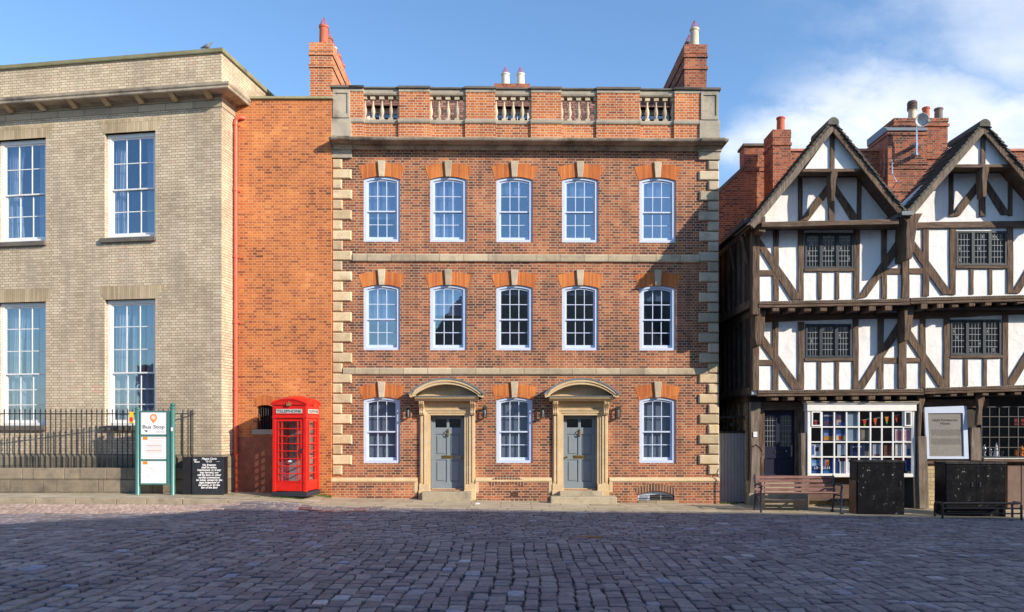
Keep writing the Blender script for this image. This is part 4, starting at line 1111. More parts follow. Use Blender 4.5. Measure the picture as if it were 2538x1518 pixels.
# ================================================================== BUS STOP
fb = Frame(-8.6, -1.25, 0, 0); B = fb.loc
bs = thing('bus_stop_sign', 'green bus stop sign with three white panels between two posts', 'bus stop', (-8.6, -1.25, gp(-8.6)), 0)
gz_ = gp(-8.6)
def Bp(px, py): x, z = B(px, py); return x, z-gz_
for k, (pxa, pt) in enumerate(((341.3, 1012), (428, 1010))):
    x, zt_ = Bp(pxa, pt)
    b = MB(); b.lathe([(.062, -.03), (.062, .0), (.057, .01), (.057, zt_-.03), (.070, zt_-.03), (.070, zt_), (.03, zt_+.018)] if k == 0 else [(.062, -.03), (.062, 0), (.057, .01), (.057, zt_-.03), (.074, zt_-.028), (.074, zt_), (.04, zt_+.02), (.062, zt_+.045), (.062, zt_+.075), (.03, zt_+.10)], x, 0, 0, 18)
    b.build('post', M['green'], bs, smooth=True)
xa, za = Bp(350.5, 1019.5); xb, zb2 = Bp(420, 1201.5)
b = MB(); b.holed(rect(xa-.02, xb+.02, zb2, za), [], -.03, .04); 
b.box(xa-.03, xb+.03, -.045, -.031, za-.03, za+.005); b.box(xa-.03, xb+.03, -.045, -.031, zb2-.005, zb2+.035)
for px in (349.5, 416.5):
    x = Bp(px, 1100)[0]; b.box(x-.012, x+.012+(.03 if px > 400 else 0), -.046, -.0305, zb2+.03, za-.03)
b.build('panel_frame', M['green'], bs, bevel=.003)
for k, (ya, yb) in enumerate(((1021.5, 1077.3), (1083, 1138.4), (1143.4, 1198))):
    x0, z1 = Bp(351.5, ya); x1, z0 = Bp(413.2, yb)
    b = MB(); b.box(x0, x1, -.038, -.031, z0, z1); pn = b.build('panel', M['paper'], bs)
    w_ = x1-x0; h_ = z1-z0; y = -.0395; cx_ = (x0+x1)/2
    o = MB(); gk = MB()
    if k == 0:
        r_ = .085; c0 = z1-.135
        ring = [(cx_+r_*math.cos(a), c0+r_*math.sin(a)) for a in [R(-40+260*i/24) for i in range(25)]]+[(cx_, c0-.145)]
        hole = [(cx_+r_*.60*math.cos(R(15*i)), c0+r_*.60*math.sin(R(15*i))) for i in range(24)]
        o.holed(ring, [hole], y-.001, y+.0012)
        for i in range(8): a = R(45*i); o.box(cx_+.028*math.cos(a)-.006, cx_+.028*math.cos(a)+.006, y-.001, y+.001, c0+.028*math.sin(a)-.006, c0+.028*math.sin(a)+.006)
        textmesh(gk, 'Bus Stop', .115, cx_, y, z1-.40, ext=.001, bold=.001)
        wd = max(v[0] for v in gk.v)-min(v[0] for v in gk.v); gk.v = [(cx_+(v[0]-cx_)*w_*.88/wd, v[1], v[2]) for v in gk.v]
        gk.poly([(x0+.07, z0+.10), (x0+.15, z0+.10), (x0+.16, z0+.075), (x0+.13, z0+.055), (x0+.11, z0+.07), (x0+.09, z0+.09)], y-.001, y+.001)
        l2 = MB(); l2.box(x1-.24, x1-.03, y-.001, y+.001, z0+.055, z0+.066); l2.build('small_print', M['grey_text'], pn)
    else:
        o.box(x0+.045, x0+.155, y-.001, y+.001, z1-.075, z1-.002)
        l2 = MB()
        if k == 1:
            o.box(x0+.23, x1-.01, y-.001, y+.001, z1-.035, z1-.027); o.box(x0+.17, x1-.08, y-.001, y+.001, z1-.105, z1-.099)
            for z in (z1-.215, z1-.335): o.box(x0+.13, x1-.11, y-.001, y+.001, z, z+.007)
            for i in range(9): l2.box(x0+.13, x1-.11, y-.001, y+.0005, z1-.17-i*.031, z1-.1675-i*.031)
            for i in range(8): l2.box(x0+.13+i*.052, x0+.1315+i*.052, y-.001, y+.0005, z1-.44, z1-.13)
            l2.box(x0+.28, x1-.05, y-.001, y+.001, z0+.04, z0+.047)
        else:
            rr = random.Random(8)
            for i in range(14): a = x0+rr.uniform(.08, w_-.12); c_ = z0+rr.uniform(.1, h_-.12); l2.box(a, a+rr.uniform(.015, .05), y-.001, y+.001, c_, c_+.008)
            l2.box(x1-.2, x1-.03, y-.001, y+.001, z0+.05, z0+.058)
            # map lines
            for i in range(9):
                a = (x0+rr.uniform(.1, w_-.1), z0+rr.uniform(.12, h_-.12)); c_ = (x0+rr.uniform(.1, w_-.1), z0+rr.uniform(.12, h_-.12)); 
                dx, dz = c_[0]-a[0], c_[1]-a[1]; q = math.hypot(dx, dz); nx, nz = -dz/q*.0012, dx/q*.0012
                l2.poly([(a[0]+nx, a[1]+nz), (c_[0]+nx, c_[1]+nz), (c_[0]-nx, c_[1]-nz), (a[0]-nx, a[1]-nz)], y-.0008, y+.0005)
        l2.build('small_print', M['grey_pale'] if 'grey_pale' in M else M['grey_text'], pn)
    o.build('orange_mark', M['orange_ink'], pn)
    if gk.v: gk.build('lettering', M['black_text'], pn)
b = MB(); x, z = Bp(428.5, 1066); b.box(x-.02, x+.025, -.064, -.0585, z-.03, z+.06); b.build('sticker', M['paper'], bs)

# ================================================================== MAGNA CARTA CABINET
fc = Frame(-7.6, -1.2, 0, 0); Q = fc.loc
gz2 = gp(-7.6)
x0, z1 = Q(476.5, 1133); x1, z0 = Q(554, 1230)
mc = thing('sign_cabinet', 'black cabinet lettered in white with a Magna Carta quotation', 'cabinet', (-7.6, -1.2, z0), 0)
hh = z1-z0
xl2 = Q(463.5, 1150, .3)[0]
b = MB(); b.box(xl2, x1-.04, .031, .40, 0, hh-.03); b.box(xl2-.015, x1-.03, .030, .42, hh-.03, hh-.005); b.build('body', M['iron'], mc, bevel=.008)
b = MB(); b.box(x0, x1, 0, .029, 0, hh); b.box(x0-.002, x1+.002, -.004, .0, .19, .197); bd = b.build('front_board', paint('chalkboard black', BR(.028,.032,.038), .45, .35), mc, bevel=.004)
b = MB(); cx_ = (x0+x1)/2+.03
lines = ['No freemen', 'shall be taken,', 'imprisoned, or in any', 'way harmed, nor', 'will his land, or other', 'earthly possessions', 'be taken, except by the', 'legal judgement of', 'his peers, or by the', 'law of the land']
textmesh(b, 'Magna Carta', .07, cx_, -.0035, hh-.065, shear=.25, ext=.001, bold=.002)
textmesh(b, '12-15', .065, cx_-.01, -.0035, hh-.13, ext=.001, bold=.0015)
for i, t in enumerate(lines): textmesh(b, t, .066, cx_, -.0035, hh-.215-i*.061, shear=.25, ext=.001, bold=.0025)
textmesh(b, 'Our', .05, x0+.07, -.0035, hh-.085, shear=.25, bold=.002, ext=.001); textmesh(b, 'Menus', .05, x0+.11, -.0035, hh-.135, shear=.25, bold=.002, ext=.001)
b.box(x1-.17, x1-.09, -.004, -.0025, hh-.115, hh-.11)
b.build('lettering', M['white_text'], bd)

# ================================================================== PIGEON on the hall parapet
pz_ = H(511, 121, .05)
ca_, sa_ = math.cos(HA), math.sin(HA)
pw = (HO[0]+pz_[0]*ca_-.05*sa_, HO[1]+pz_[0]*sa_+.05*ca_, zTop+.115)
pg = thing('pigeon', 'grey pigeon perched on the parapet of the buff hall', 'bird', pw, HA)
b = MB()
pr = [(.004, -.17), (.02, -.12), (.035, -.06), (.055, 0), (.06, .05), (.045, .09), (.028, .115), (.026, .135), (.03, .155), (.022, .175), (.004, .19)]
b.lathe(pr, 0, 0, 0, 12)
def bend(v):
    x, y, t = v; up = .09+max(0, t)*.25+(.9*(t-.08) if t > .08 else 0)*.6-.02*(t < -.06)
    return (t-(.35*(t-.08) if t > .08 else 0), y*.85, up+x*1.0)
b.v = [bend(v) for v in b.v]
bd_ = b.build('body', paint('pigeon feathers', BR(.22,.22,.25), .8, .4, rnd=0), pg, smooth=True)
b = MB(); b.tube([(.165, 0, .178), (.19, 0, .172)], [.007, .001], 6); b.build('beak', M['slate'], pg)
for y in (-.02, .02):
    b = MB(); b.tube([(.0, y, .05), (.005, y, .0)], .005, 5); b.tube([(-.01, y, .003), (.03, y, .003)], .004, 5); b.build('leg', flat('pigeon leg', BR(.5,.15,.12), .7), pg)

# ================================================================== TIMBER FRAMED HOUSE
Z1 = lambda x, y: (1760+x/3.189, 200+y/3.189)
Z2 = lambda x, y: (1760+x/3.189, 540+y/3.189)
Z3 = lambda x, y: (1760+x/3.189, 960+y/3.189)
TO = (6.05, .0)
ft = Frame(TO[0], TO[1], 0, 0)
tm = thing('timber_house', 'black and white half timbered house with two steep gables and jettied floors', 'house', (TO[0], TO[1], 0), 0)
V0, V1, V2, VB = 0.0, -.42, -.95, -1.55          # planes: ground floor, first floor, second floor, gable barge
def T(z, x, y, v): p = z(x, y); return ft.loc(p[0], p[1], v)
def TP(z, pts, v): return [T(z, a, b_, v) for a, b_ in pts]
tr_ = random.Random(12)
XR_T = T(Z2, 3250, 600, V2)[0]                   # right end of the house, outside the frame
TIM, TIMH = M['timber'], M['timber_h']
def beam(z, pts, v, name='timber', m=None, proud=.035, deep=.05, par=None, amp=.007):
    b = MB(); b.poly(wobble(TP(z, pts, v), amp, .3, tr_), v-proud, v+deep)
    return b.build(name, m or TIM, par or tm, bevel=.008)
def R4(x0, x1, y0, y1): return [(x0, y0), (x1, y0), (x1, y1), (x0, y1)]

# infill panels -------------------------------------------------------
apx, apz = T(Z1, 970, 338, VB); lex, lez = T(Z1, 318, 1143, VB); vax, vaz = T(Z1, 1552, 1050, VB)
ap2x, ap2z = T(Z1, 2165, 352, VB)
ap = [(apx, apz), (ap2x, ap2z), (2*ap2x-apx, apz)]
w_a = T(Z2, 745, 120, V2)+T(Z2, 1130, 405, V2); w_b = T(Z2, 1940, 105, V2)+T(Z2, 2340, 380, V2)
w_c = T(Z2, 750, 840, V1)+T(Z2, 1115, 1110, V1); w_d = T(Z2, 1895, 805, V1)+T(Z2, 2295, 1090, V1)
xc2 = T(Z2, 335, 600, V2)[0]; xc1 = T(Z2, 335, 1200, V1)[0]; xc0 = T(Z3, 312, 600, V0)[0]
ztie = T(Z2, 900, 48, V2)[1]; zj2 = T(Z2, 900, 672, V2)[1]; zj1 = T(Z2, 900, 1370, V1)[1]
ztop1 = T(Z2, 900, 760, V1)[1]+.06
zr2, zr1_ = T(Z2, 3250, 590, V2)[1]-.1, T(Z2, 3250, 1300, V1)[1]-.1
mb = MB(); mb.holed([(xc2, zj2-.1), (XR_T, zr2), (XR_T, ztie+.1), (xc2, ztie+.1)], [rect(w_a[0], w_a[2], w_a[3], w_a[1]), rect(w_b[0], w_b[2], w_b[3], w_b[1])], V2, V2+.14)
mb.holed([(xc1, zj1-.1), (XR_T, zr1_), (XR_T, zr2+.02), (xc1, zj2-.08)], [rect(w_c[0], w_c[2], w_c[3], w_c[1]), rect(w_d[0], w_d[2], w_d[3], w_d[1])], V1, V1+.14)
mb.build('infill', M['plaster'], tm)
M['boards'] = paint('dark boarding and shade', BR(.045,.035,.03), .8, .3)  # deep shade of the passage put into the side wall's colour
mb2 = MB(); mb2.box(xc2, xc2+.1, V2+.142, 8, zj2-.1, ztie+.1); mb2.box(xc1+.0, xc1+.1, V1+.142, 8, zj1-.1, zj2-.102); mb2.build('side_wall', M['boards'], tm)
mb = MB()
for k, (ax_, az2) in enumerate(ap):
    hw = 2.32
    p = [(ax_-hw, ztie+.11), (ax_+hw, ztie+.11), (ax_, az2-.18)]
    if k == 0: p = [(xc2+.0, ztie+.101), (ax_+hw-.25, ztie+.101), (ax_, az2-.18)]
    else: p = [(ax_-hw+.25, ztie+.101), (ax_+hw-.25, ztie+.101), (ax_, az2-.18)]
    mb.poly(p, V2, V2+.14)
mb.build('gable_infill', M['plaster'], tm)
# inner rooms, floors, ground floor wall backing
mb = MB(); mb.box(xc2+.11, XR_T, 2.6, 2.7, -.4, ztie+.1)
for z, v in ((-.4, V0), (zj1-.12, V1), (zj2-.12, V2), (ztie-.1, V2)): mb.box(xc2+.11, XR_T, v+.15, 2.59, z, z+.06)
mb.box(XR_T-.06, XR_T, V2+.15, 2.59, -.33, ztie-.11)
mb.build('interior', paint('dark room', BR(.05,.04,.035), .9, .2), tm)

# second floor timbers ------------------------------------------------
v = V2
beam(Z2, R4(330, 388, 88, 768), v, 'corner_post', proud=.06, deep=.14)
for x0, x1, y0, y1 in ((495,541,100,655), (693,738,100,652), (1133,1179,95,640), (1350,1395,95,640), (1508,1568,70,640),
                       (1676,1726,90,622), (1890,1937,88,612), (2343,2391,75,600), (2600,2650,80,600), (2740,2800,80,600), (2950,3000,80,600)):
    beam(Z2, R4(x0, x1, y0, y1), v, 'post', proud=.035 if x1-x0 < 60 else .06)
for x0, x1 in ((850,880), (990,1020)): beam(Z2, R4(x0, x1, 427, 645), v-.001, 'stud', proud=.028)
for x0, x1 in ((2050,2080), (2198,2228)): beam(Z2, R4(x0, x1, 405, 608), v-.001, 'stud', proud=.028)
beam(Z2, R4(738, 1133, 405, 427), v-.002, 'window_rail', TIMH, proud=.05); beam(Z2, R4(1937, 2343, 381, 405), v-.002, 'window_rail', TIMH, proud=.05)
for x0, x1, y0, y1 in ((385,495,415,462), (1393,1508,400,448), (1568,1677,400,445)): beam(Z2, R4(x0, x1, y0, y1), v, 'rail', TIMH, proud=.03)
for pts in ([(385,155),(385,245),(640,655),(727,645)], [(1507,120),(1509,240),(1232,632),(1165,638)], [(1575,140),(1575,240),(1832,612),(1917,606)], [(2560,290),(2560,410),(2440,600),(2378,600)]):
    beam(Z2, pts, v-.003, 'brace', proud=.036)
beam(Z2, [(388,72),(1600,62),(1600,96),(388,104)], v-.004, 'wall_plate', TIMH, proud=.045)
beam(Z2, [(1590,40),(3250,20),(3250,76),(1590,90)], v-.004, 'wall_plate', TIMH, proud=.055)
# big projecting tie at the foot of the left gable
a = T(Z2, 405, 36, VB+.1); c_ = T(Z2, 1490, 12, VB+.1); a1 = T(Z2, 405, 76, VB+.1); c1 = T(Z2, 1490, 52, VB+.1)
mb = MB(); mb.poly(wobble([a, c_, c1, a1], .006, .3, tr_), VB+.08, VB+.26); mb.build('gable_tie', TIMH, tm, bevel=.012)
mb = MB(); mb.box(a[0], c_[0], VB+.24, V2+.02, a1[1]+.06, a1[1]+.09); mb.build('soffit', TIMH, tm)
# gable timbers
def gable(k, dx, z=Z1):
    Vv = V2; par = tm
    D = lambda pts: [(a_+dx[0], b__+dx[1]) for a_, b__ in pts]
    beam(z, D(R4(693,727,775,1112)), Vv, 'gable_stud'); beam(z, D(R4(1160,1193,758,1105)), Vv, 'gable_stud')
    beam(z, D([(938,800),(940,890),(775,1108),(703,1112)]), Vv-.002, 'gable_brace'); beam(z, D([(983,810),(985,905),(1105,1100),(1178,1098)]), Vv-.002, 'gable_brace')
    beam(z, D(R4(932,978,720,1110)), Vv-.003, 'king_post', proud=.05)
    beam(z, D(R4(690,1230,728,768)), Vv-.004, 'gable_collar', TIMH, proud=.03)
    # pendant bracket
    b = MB(); p = TP(z, D([(946,722),(998,722),(996,760),(985,800),(972,962),(946,962),(938,800)]), VB+.14)
    b.poly(p, VB+.05, VB+.30); b.build('pendant', TIM, par, bevel=.012)
    # upper jettied triangle
    q = TP(z, D([(748,700),(1205,700),(968,392)]), VB+.16); b = MB(); b.poly(q, VB+.16, VB+.24); b.build('gable_peak', M['plaster'], par)
    b = MB(); b.poly(wobble(TP(z, D([(735,698),(1210,696),(1222,722),(718,724)]), VB+.10), .006, .3, tr_), VB+.08, VB+.42); b.build('collar_beam', TIMH, par, bevel=.012)
    b = MB(); b.poly(wobble(TP(z, D([(950,425),(985,425),(984,700),(949,700)]), VB+.13), .004, .3, tr_), VB+.12, VB+.17); b.build('peak_post', TIM, par, bevel=.006)
gable(0, (0, 0)); gable(1, (1192, -34))
gable(2, (2390, -30))
# barge boards, tiles, ridge
slope_l = None
for k, (ax_, az2) in enumerate(ap):
    lefth = (lex, lez) if k == 0 else (vax+.02 if k == 1 else ap2x+(ap2x-vax), vaz-.02)
    righth = (vax-.02, vaz-.02) if k == 0 else (2*ax_-(vax+.02) if k == 1 else ax_+2.3, vaz-.02)
    for s, (ex, ez) in ((-1, lefth), (1, righth)):
        d = Vector((ex-ax_, ez-az2)); Ln = d.length; d /= Ln; nrm = Vector((-d.y, d.x)) if s < 0 else Vector((d.y, -d.x))
        if nrm.y < 0: nrm = -nrm
        A = Vector((ax_, az2)); E = Vector((ex, ez))
        bw_ = .125
        p = [A+Vector((0, .02)), E+nrm*.02, E-nrm*bw_, A-Vector((0, bw_/abs(d.x)*1.0))]
        b = MB(); b.poly(wobble([tuple(t) for t in p], .006, .3, tr_), VB+(.001 if s < 0 else .003), VB+.05); b.build('barge_board', M['timber_grey'] if s < 0 else TIM, tm, bevel=.006)
        # boarding under the verge
        yb_ = VB+1.0 if k == 0 else VB+1.3
        b = MB(); b.poly([tuple(A-Vector((0, .01))), tuple(E), tuple(E-nrm*.045), tuple(A-Vector((0, .09)))], VB+.051, yb_); b.build('roof_boards', TIM, tm)
        # courses of tiles
        b = MB(); nco = 24; tl = random.Random(20+k+s)
        for i in range(nco+1):
            t0 = Ln*i/nco; c0 = A+d*(t0-.02); c1_ = A+d*min(t0+Ln/nco+.05, Ln+.06)
            lift = tl.uniform(0, .012)
            q = [c0+nrm*.012, c1_+nrm*(.05+lift), c1_+nrm*(.072+lift), c0+nrm*.032]
            b.poly([tuple(x_) for x_ in q], VB-.035+tl.uniform(-.015, .015), yb_+.02)
        b.build('roof_tiles', M['tile_dark'], tm)
    b = MB(); b.poly([(ax_+.13*math.cos(R(a_)), az2+.0+.13*math.sin(R(a_))) for a_ in range(-20, 201, 20)], VB-.05, yb_+.03); b.build('ridge_tile', M['tile_dark'], tm)
# valley lead
b = MB(); b.box(xc2+.0, XR_T, V2+.145, 3.6, ztie+.03, ztie+.10); b.build('rear_roof', M['lead'], tm)
b = MB()
for k, (ax_, az2) in enumerate(ap): b.poly([(ax_-(1.6 if k == 0 else 2.1), ztie+.11), (ax_+2.1, ztie+.11), (ax_, az2-.2)], VB+.86, VB+.93)
b.build('attic_wall', M['brick_red'], tm)
b = MB(); b.box(vax-.14, vax+.14, VB-.06, .8, vaz-.06, vaz+.04); b.build('valley_gutter', M['lead'], tm, bevel=.01)
# projecting bracket head below the valley
b = MB(); p = TP(Z2, [(1470,-15),(1640,-12),(1600,60),(1592,120),(1556,340),(1510,345),(1512,120),(1516,62)], VB+.3); b.poly(wobble(p, .006, .25, tr_), VB+.06, V2+.02); b.build('centre_bracket', TIM, tm, bevel=.014)
# left eave: gutter box, bracket
b = MB(); p0 = T(Z2, 228, 42, -1.0); b.box(p0[0], p0[0]+.20, VB+.1, 4, p0[1]-.12, p0[1]); b.build('eaves_gutter', M['iron'], tm)
b = MB(); p = TP(Z2, [(395,20),(395,150),(345,140),(345,90),(300,70)], V2-.05); b.poly(p, VB+.15, V2-.061); b.build('eaves_bracket', TIM, tm, bevel=.01)

# jetties -------------------------------------------------------------
def jetty(v, vb, ytops, ybot, jy, z, jx, round_=False):
    # moulded fascia with a toothed strip, joist ends, joists
    for (xa, xb, yl, yr) in ytops:
        A = T(z, xa, yl, v-.07); Bb = T(z, xb, yr, v-.07)
        L_ = Bb[0]-A[0]
        for (n_, z0_, z1_, pr_, mm) in (('fascia_strip', -.045, .0, .055, M['timber_grey']), ('bressummer', -.155, -.047, .075, TIMH)):
            b = MB(); q = lambda o: [(A[0], A[1]+o), (Bb[0], Bb[1]+o)]
            t_, u_ = q(z1_), q(z0_)
            b.poly([t_[0], t_[1], u_[1], u_[0]], v-pr_, v+.1)
            if n_ == 'bressummer':
                m1, m2 = q(-.085), q(-.075); b.poly([m2[0], m2[1], m1[1], m1[0]], v-pr_-.02, v-pr_+.001)
            b.build(n_, mm, tm, bevel=.006)
        b = MB(); n = int(L_/.062); b.poly([(A[0]+.01, A[1]-.018), (Bb[0]-.01, Bb[1]-.018), (Bb[0]-.01, Bb[1]-.030), (A[0]+.01, A[1]-.030)], v-.060, v-.053)
        for i in range(n):
            x = A[0]+.02+i*.062; zz = A[1]+(Bb[1]-A[1])*(x-A[0])/L_; b.box(x, x+.034, v-.068, v-.054, zz-.040, zz-.008)
        b.build('dentil_strip', M['timber_grey'], tm)
    for x0, x1, yt, yb in jx:
        P0 = T(z, x0, yt, v-.03); P1 = T(z, x1, yb, v-.03)
        ztp = P0[1]
        b = MB()
        if round_:
            cx_, cz_ = (P0[0]+P1[0])/2, (P0[1]+P1[1])/2; r_ = (P1[0]-P0[0])/2
            b.poly([(cx_+r_*math.cos(R(a_)), cz_+r_*.95*math.sin(R(a_))) for a_ in range(15, 375, 30)], v-.05+tr_.uniform(-.02, .02), vb+.01)
        else: b.poly(wobble(rect(P0[0], P1[0], P1[1], P0[1]), .006, .1, tr_), v-.045+tr_.uniform(-.02, .03), vb+.01)
        b.build('joist', M['timber_grey'] if round_ else TIM, tm, bevel=.012)
jx2 = [(490+127*i, 545+127*i, 690-i*.5, 742-i*1.0) for i in range(8)]+[(1660+127*i, 1712+127*i, 672-i*6.5, 722-i*7) for i in range(11)]
jetty(V2, V1, ((385,1580,660,638), (1585,3250,632,590)), 0, 0, Z2, jx2)
jx1 = [(485+127*i, 540+127*i, 1398-i*.5, 1445-i*1.0) for i in range(9)]+[(1770+127*i, 1822+127*i, 1375-i*3, 1415-i*3) for i in range(11)]
jetty(V1, V0, ((375,1690,1363,1352), (1695,3250,1345,1300)), 0, 0, Z2, jx1, False)
b = MB(); b.poly([(xc1+.1, zj2-.11), (XR_T, zr2+.0), (XR_T, zr2+.02), (xc1+.1, zj2-.09)], V2+.145, V1+.02); b.poly([(xc0+.1, zj1-.10), (XR_T, zr1_), (XR_T, zr1_+.02), (xc0+.1, zj1-.08)], V1+.145, V0+.02); b.build('jetty_boards', M['plaster'], tm)
# first floor timbers -------------------------------------------------
v = V1
beam(Z2, R4(330, 382, 770, 1368), v, 'corner_post', proud=.06, deep=.14)
b = MB(); p = TP(Z2, [(322,745),(418,745),(400,800),(392,1010),(335,1020),(322,960)], V1-.1); b.poly(wobble(p, .006, .25, tr_), V2+.1, V1-.061); b.build('corner_bracket', TIM, tm, bevel=.012)
b = MB(); p = TP(Z2, [(1500,690),(1575,690),(1560,740),(1530,980),(1484,985),(1484,745)], V1-.1); b.poly(wobble(p, .006, .25, tr_), V2+.1, V1-.061); b.build('centre_bracket', TIM, tm, bevel=.012)
for x0, x1, y0, y1 in ((490,538,825,1362), (693,740,825,1358), (1125,1171,800,1355), (1323,1369,800,1350), (1480,1545,790,1350), (1655,1700,800,1345), (1845,1890,790,1338), (2305,2351,765,1325), (2600,2650,760,1320), (2740,2800,760,1320), (2950,3000,760,1320)):
    beam(Z2, R4(x0, x1, y0, y1), v, 'post', proud=.035 if x1-x0 < 60 else .06)
for x0, x1 in ((848,878), (987,1018)): beam(Z2, R4(x0, x1, 1133, 1358), v-.001, 'stud', proud=.028)
for x0, x1 in ((2005,2036), (2155,2185)): beam(Z2, R4(x0, x1, 1108, 1332), v-.001, 'stud', proud=.028)
beam(Z2, R4(740, 1125, 1112, 1134), v-.002, 'window_rail', TIMH, proud=.05); beam(Z2, R4(1890, 2305, 1090, 1110), v-.002, 'window_rail', TIMH, proud=.05)
for x0, x1, y0, y1 in ((380,490,1125,1168), (1369,1480,1108,1151), (1545,1655,1108,1148)): beam(Z2, R4(x0, x1, y0, y1), v, 'rail', TIMH, proud=.03)
for pts in ([(382,875),(382,970),(645,1360),(730,1352)], [(1479,825),(1483,925),(1213,1352),(1145,1356)], [(1546,840),(1548,950),(1805,1342),(1880,1338)], [(2520,1010),(2520,1125),(2395,1330),(2325,1330)]):
    beam(Z2, pts, v-.003, 'brace', proud=.036)
beam(Z2, [(385,762),(1490,752),(1490,800),(1125,800),(385,828)], v-.004, 'wall_plate', TIMH, proud=.04)
beam(Z2, [(1545,748),(3250,700),(3250,765),(2350,768),(1850,795),(1545,803)], v-.004, 'wall_plate', TIMH, proud=.04)
# leaded windows -----------------------------------------------------
M['dark_frame'] = paint('dark window paint', BR(.035,.045,.055), .5, .25); M['came'] = flat('lead came', BR(.30,.32,.34), .6)
def leaded(box_, v, cols=4, rows_=5, seed=1, name='window'):
    x0, z1, x1, z0 = box_
    b = MB(); n = 3; w_ = (x1-x0)/n
    b.holed(rect(x0+.003, x1-.003, z0+.003, z1-.003), [rect(x0+w_*i+(.035 if i else .045), x0+w_*(i+1)-(.035 if i < 2 else .045), z0+.05, z1-.05) for i in range(n)], v-.03, v+.07)
    root = b.build(name, M['dark_frame'], tm, bevel=.004)
    rs = random.Random(seed)
    for i in range(n):
        a, c_ = x0+w_*i+(.035 if i else .045), x0+w_*(i+1)-(.035 if i < 2 else .045); p, q = z0+.05, z1-.05
        f = MB(); f.holed(rect(a+.002, c_-.002, p+.002, q-.002), [rect(a+.018, c_-.018, p+.018, q-.018)], v-.01, v+.02); 
        cs = f.build('casement', M['dark_frame'], root)
        f = MB(); f.box(a+.017, c_-.017, v+.005, v+.009, p+.017, q-.017); f.build('pane', M['glass_lead'], root)
        f = MB()
        for k in range(1, cols): x = a+.018+(c_-a-.036)*k/cols; f.box(x-.0045, x+.0045, v-.002, v+.013, p+.018, q-.018)
        for k in range(1, rows_): z = p+.018+(q-p-.036)*k/rows_; f.box(a+.019, c_-.019, v-.003, v+.014, z-.0055, z+.0055)
        for k in range(2):
            cx_ = a+.018+(c_-a-.036)*(rs.randrange(cols)+.5)/cols; cz_ = p+.018+(q-p-.036)*(rs.randrange(rows_)+.5)/rows_
            f.box(cx_-.034, cx_+.034, v-.0035, v+.001, cz_-.04, cz_-.033); f.box(cx_-.034, cx_+.034, v-.0035, v+.001, cz_+.033, cz_+.04)
            f.box(cx_-.012, cx_+.014, v-.0035, v+.001, cz_-.018, cz_+.018)
        f.build('leading', M['came'], root)
M['glass_lead'] = glass_mat('leaded glass', .16, (.6, .65, .7, 1), wavy=.006)
leaded(w_a, V2, seed=1, rows_=6); leaded(w_b, V2, seed=2, rows_=5); leaded(w_c, V1, seed=3); leaded(w_d, V1, seed=4)
# ground floor --------------------------------------------------------
zg = -.4; zg1 = zj1-.10
def GX(x, y=500, v=V0): return T(Z3, x, y, v)[0]
def GZ(y, v=V0, x=900): return T(Z3, x, y, v)[1]
dx0, dx1 = GX(388), GX(692)
mb = MB(); door_h = rect(GX(400), GX(682), GZ(728), GZ(185)); sw_h = rect(GX(785), GX(1612), GZ(700), GZ(150)); rw_h = rect(GX(2138), GX(2900), GZ(560), GZ(150))
mb.holed(rect(xc0, XR_T, GZ(740)-.001, zg1), [rect(GX(400), GX(682), GZ(728), GZ(185)), sw_h, rw_h], .03, .16)
mb.build('ground_floor_boards', paint('dark boarding and shade', BR(.045,.035,.03), .8, .3), tm)
mb = MB(); mb.box(xc0, XR_T, .05, .30, zg, GZ(740)-.004); mb.box(xc0-.0, xc0+.12, .302, 8, zg, zg1); mb.build('stone_base', M['rubble'], tm)
mb = MB(); mb.box(GX(1712), GX(2135), -.02, .029, zg, GZ(610)); mb.build('stone_wall', M['rubble'], tm)
beam(Z3, [(310,120),(395,120),(378,335),(385,840),(372,935),(300,935),(318,600)], V0, 'corner_post', M['timber_grey'], proud=.10, deep=.05)
beam(Z3, R4(305, 375, 838, 960), V0-.1, 'post_pad', M['step'], proud=.04, deep=.08)
beam(Z3, [(378,120),(2200,90),(2200,160),(378,182)], V0-.004, 'lintel', TIMH, proud=.03, deep=.05)
beam(Z3, R4(385, 430, 180, 735), V0, 'door_post', TIM, proud=.02, deep=.05)
beam(Z3, R4(672, 712, 180, 735), V0, 'door_post', TIM, proud=.02, deep=.05)
beam(Z3, [(706,365),(768,362),(775,752),(770,960),(708,960),(712,700)], V0-.15, 'oak_post', M['timber_grey'], proud=.10, deep=.10)
beam(Z3, [(712,110),(765,108),(765,366),(712,368)], V0-.02, 'oak_post', TIM, proud=.06, deep=.05)
beam(Z3, [(1628,385),(1695,388),(1716,955),(1640,958)], V0-.25, 'oak_post', M['timber_grey'], proud=.10, deep=.10)
beam(Z3, [(1640,60),(1690,50),(1688,110),(1668,180),(1655,385),(1632,385),(1640,200)], V0-.28, 'curved_brace', TIM, proud=.06, deep=.06)
beam(Z3, [(2098,40),(2160,40),(2160,100),(2140,180),(2132,300),(2095,300),(2110,160)], V0-.28, 'curved_brace', TIM, proud=.06, deep=.06)
beam(Z3, [(2052,320),(2120,322),(2132,580),(2050,578)], V0-.12, 'oak_post', M['timber_grey'], proud=.08, deep=.10)
beam(Z3, R4(1706, 3200, 568, 606), V0-.03, 'sill_beam', TIMH, proud=.08, deep=.05)
beam(Z3, R4(775, 1112, 712, 890), V0-.001, 'plinth_boards', paint('brown boards', BR(.13,.075,.055), .7, .3), proud=.015, deep=.04, amp=.001)
beam(Z3, R4(1112, 1640, 712, 960), V0-.001, 'plinth_boards', paint('black boards', BR(.03,.028,.03), .7, .3), proud=.015, deep=.04, amp=.001)
beam(Z3, R4(778, 1112, 878, 898), V0-.05, 'plinth_ledge', TIMH, proud=.04, deep=.05)
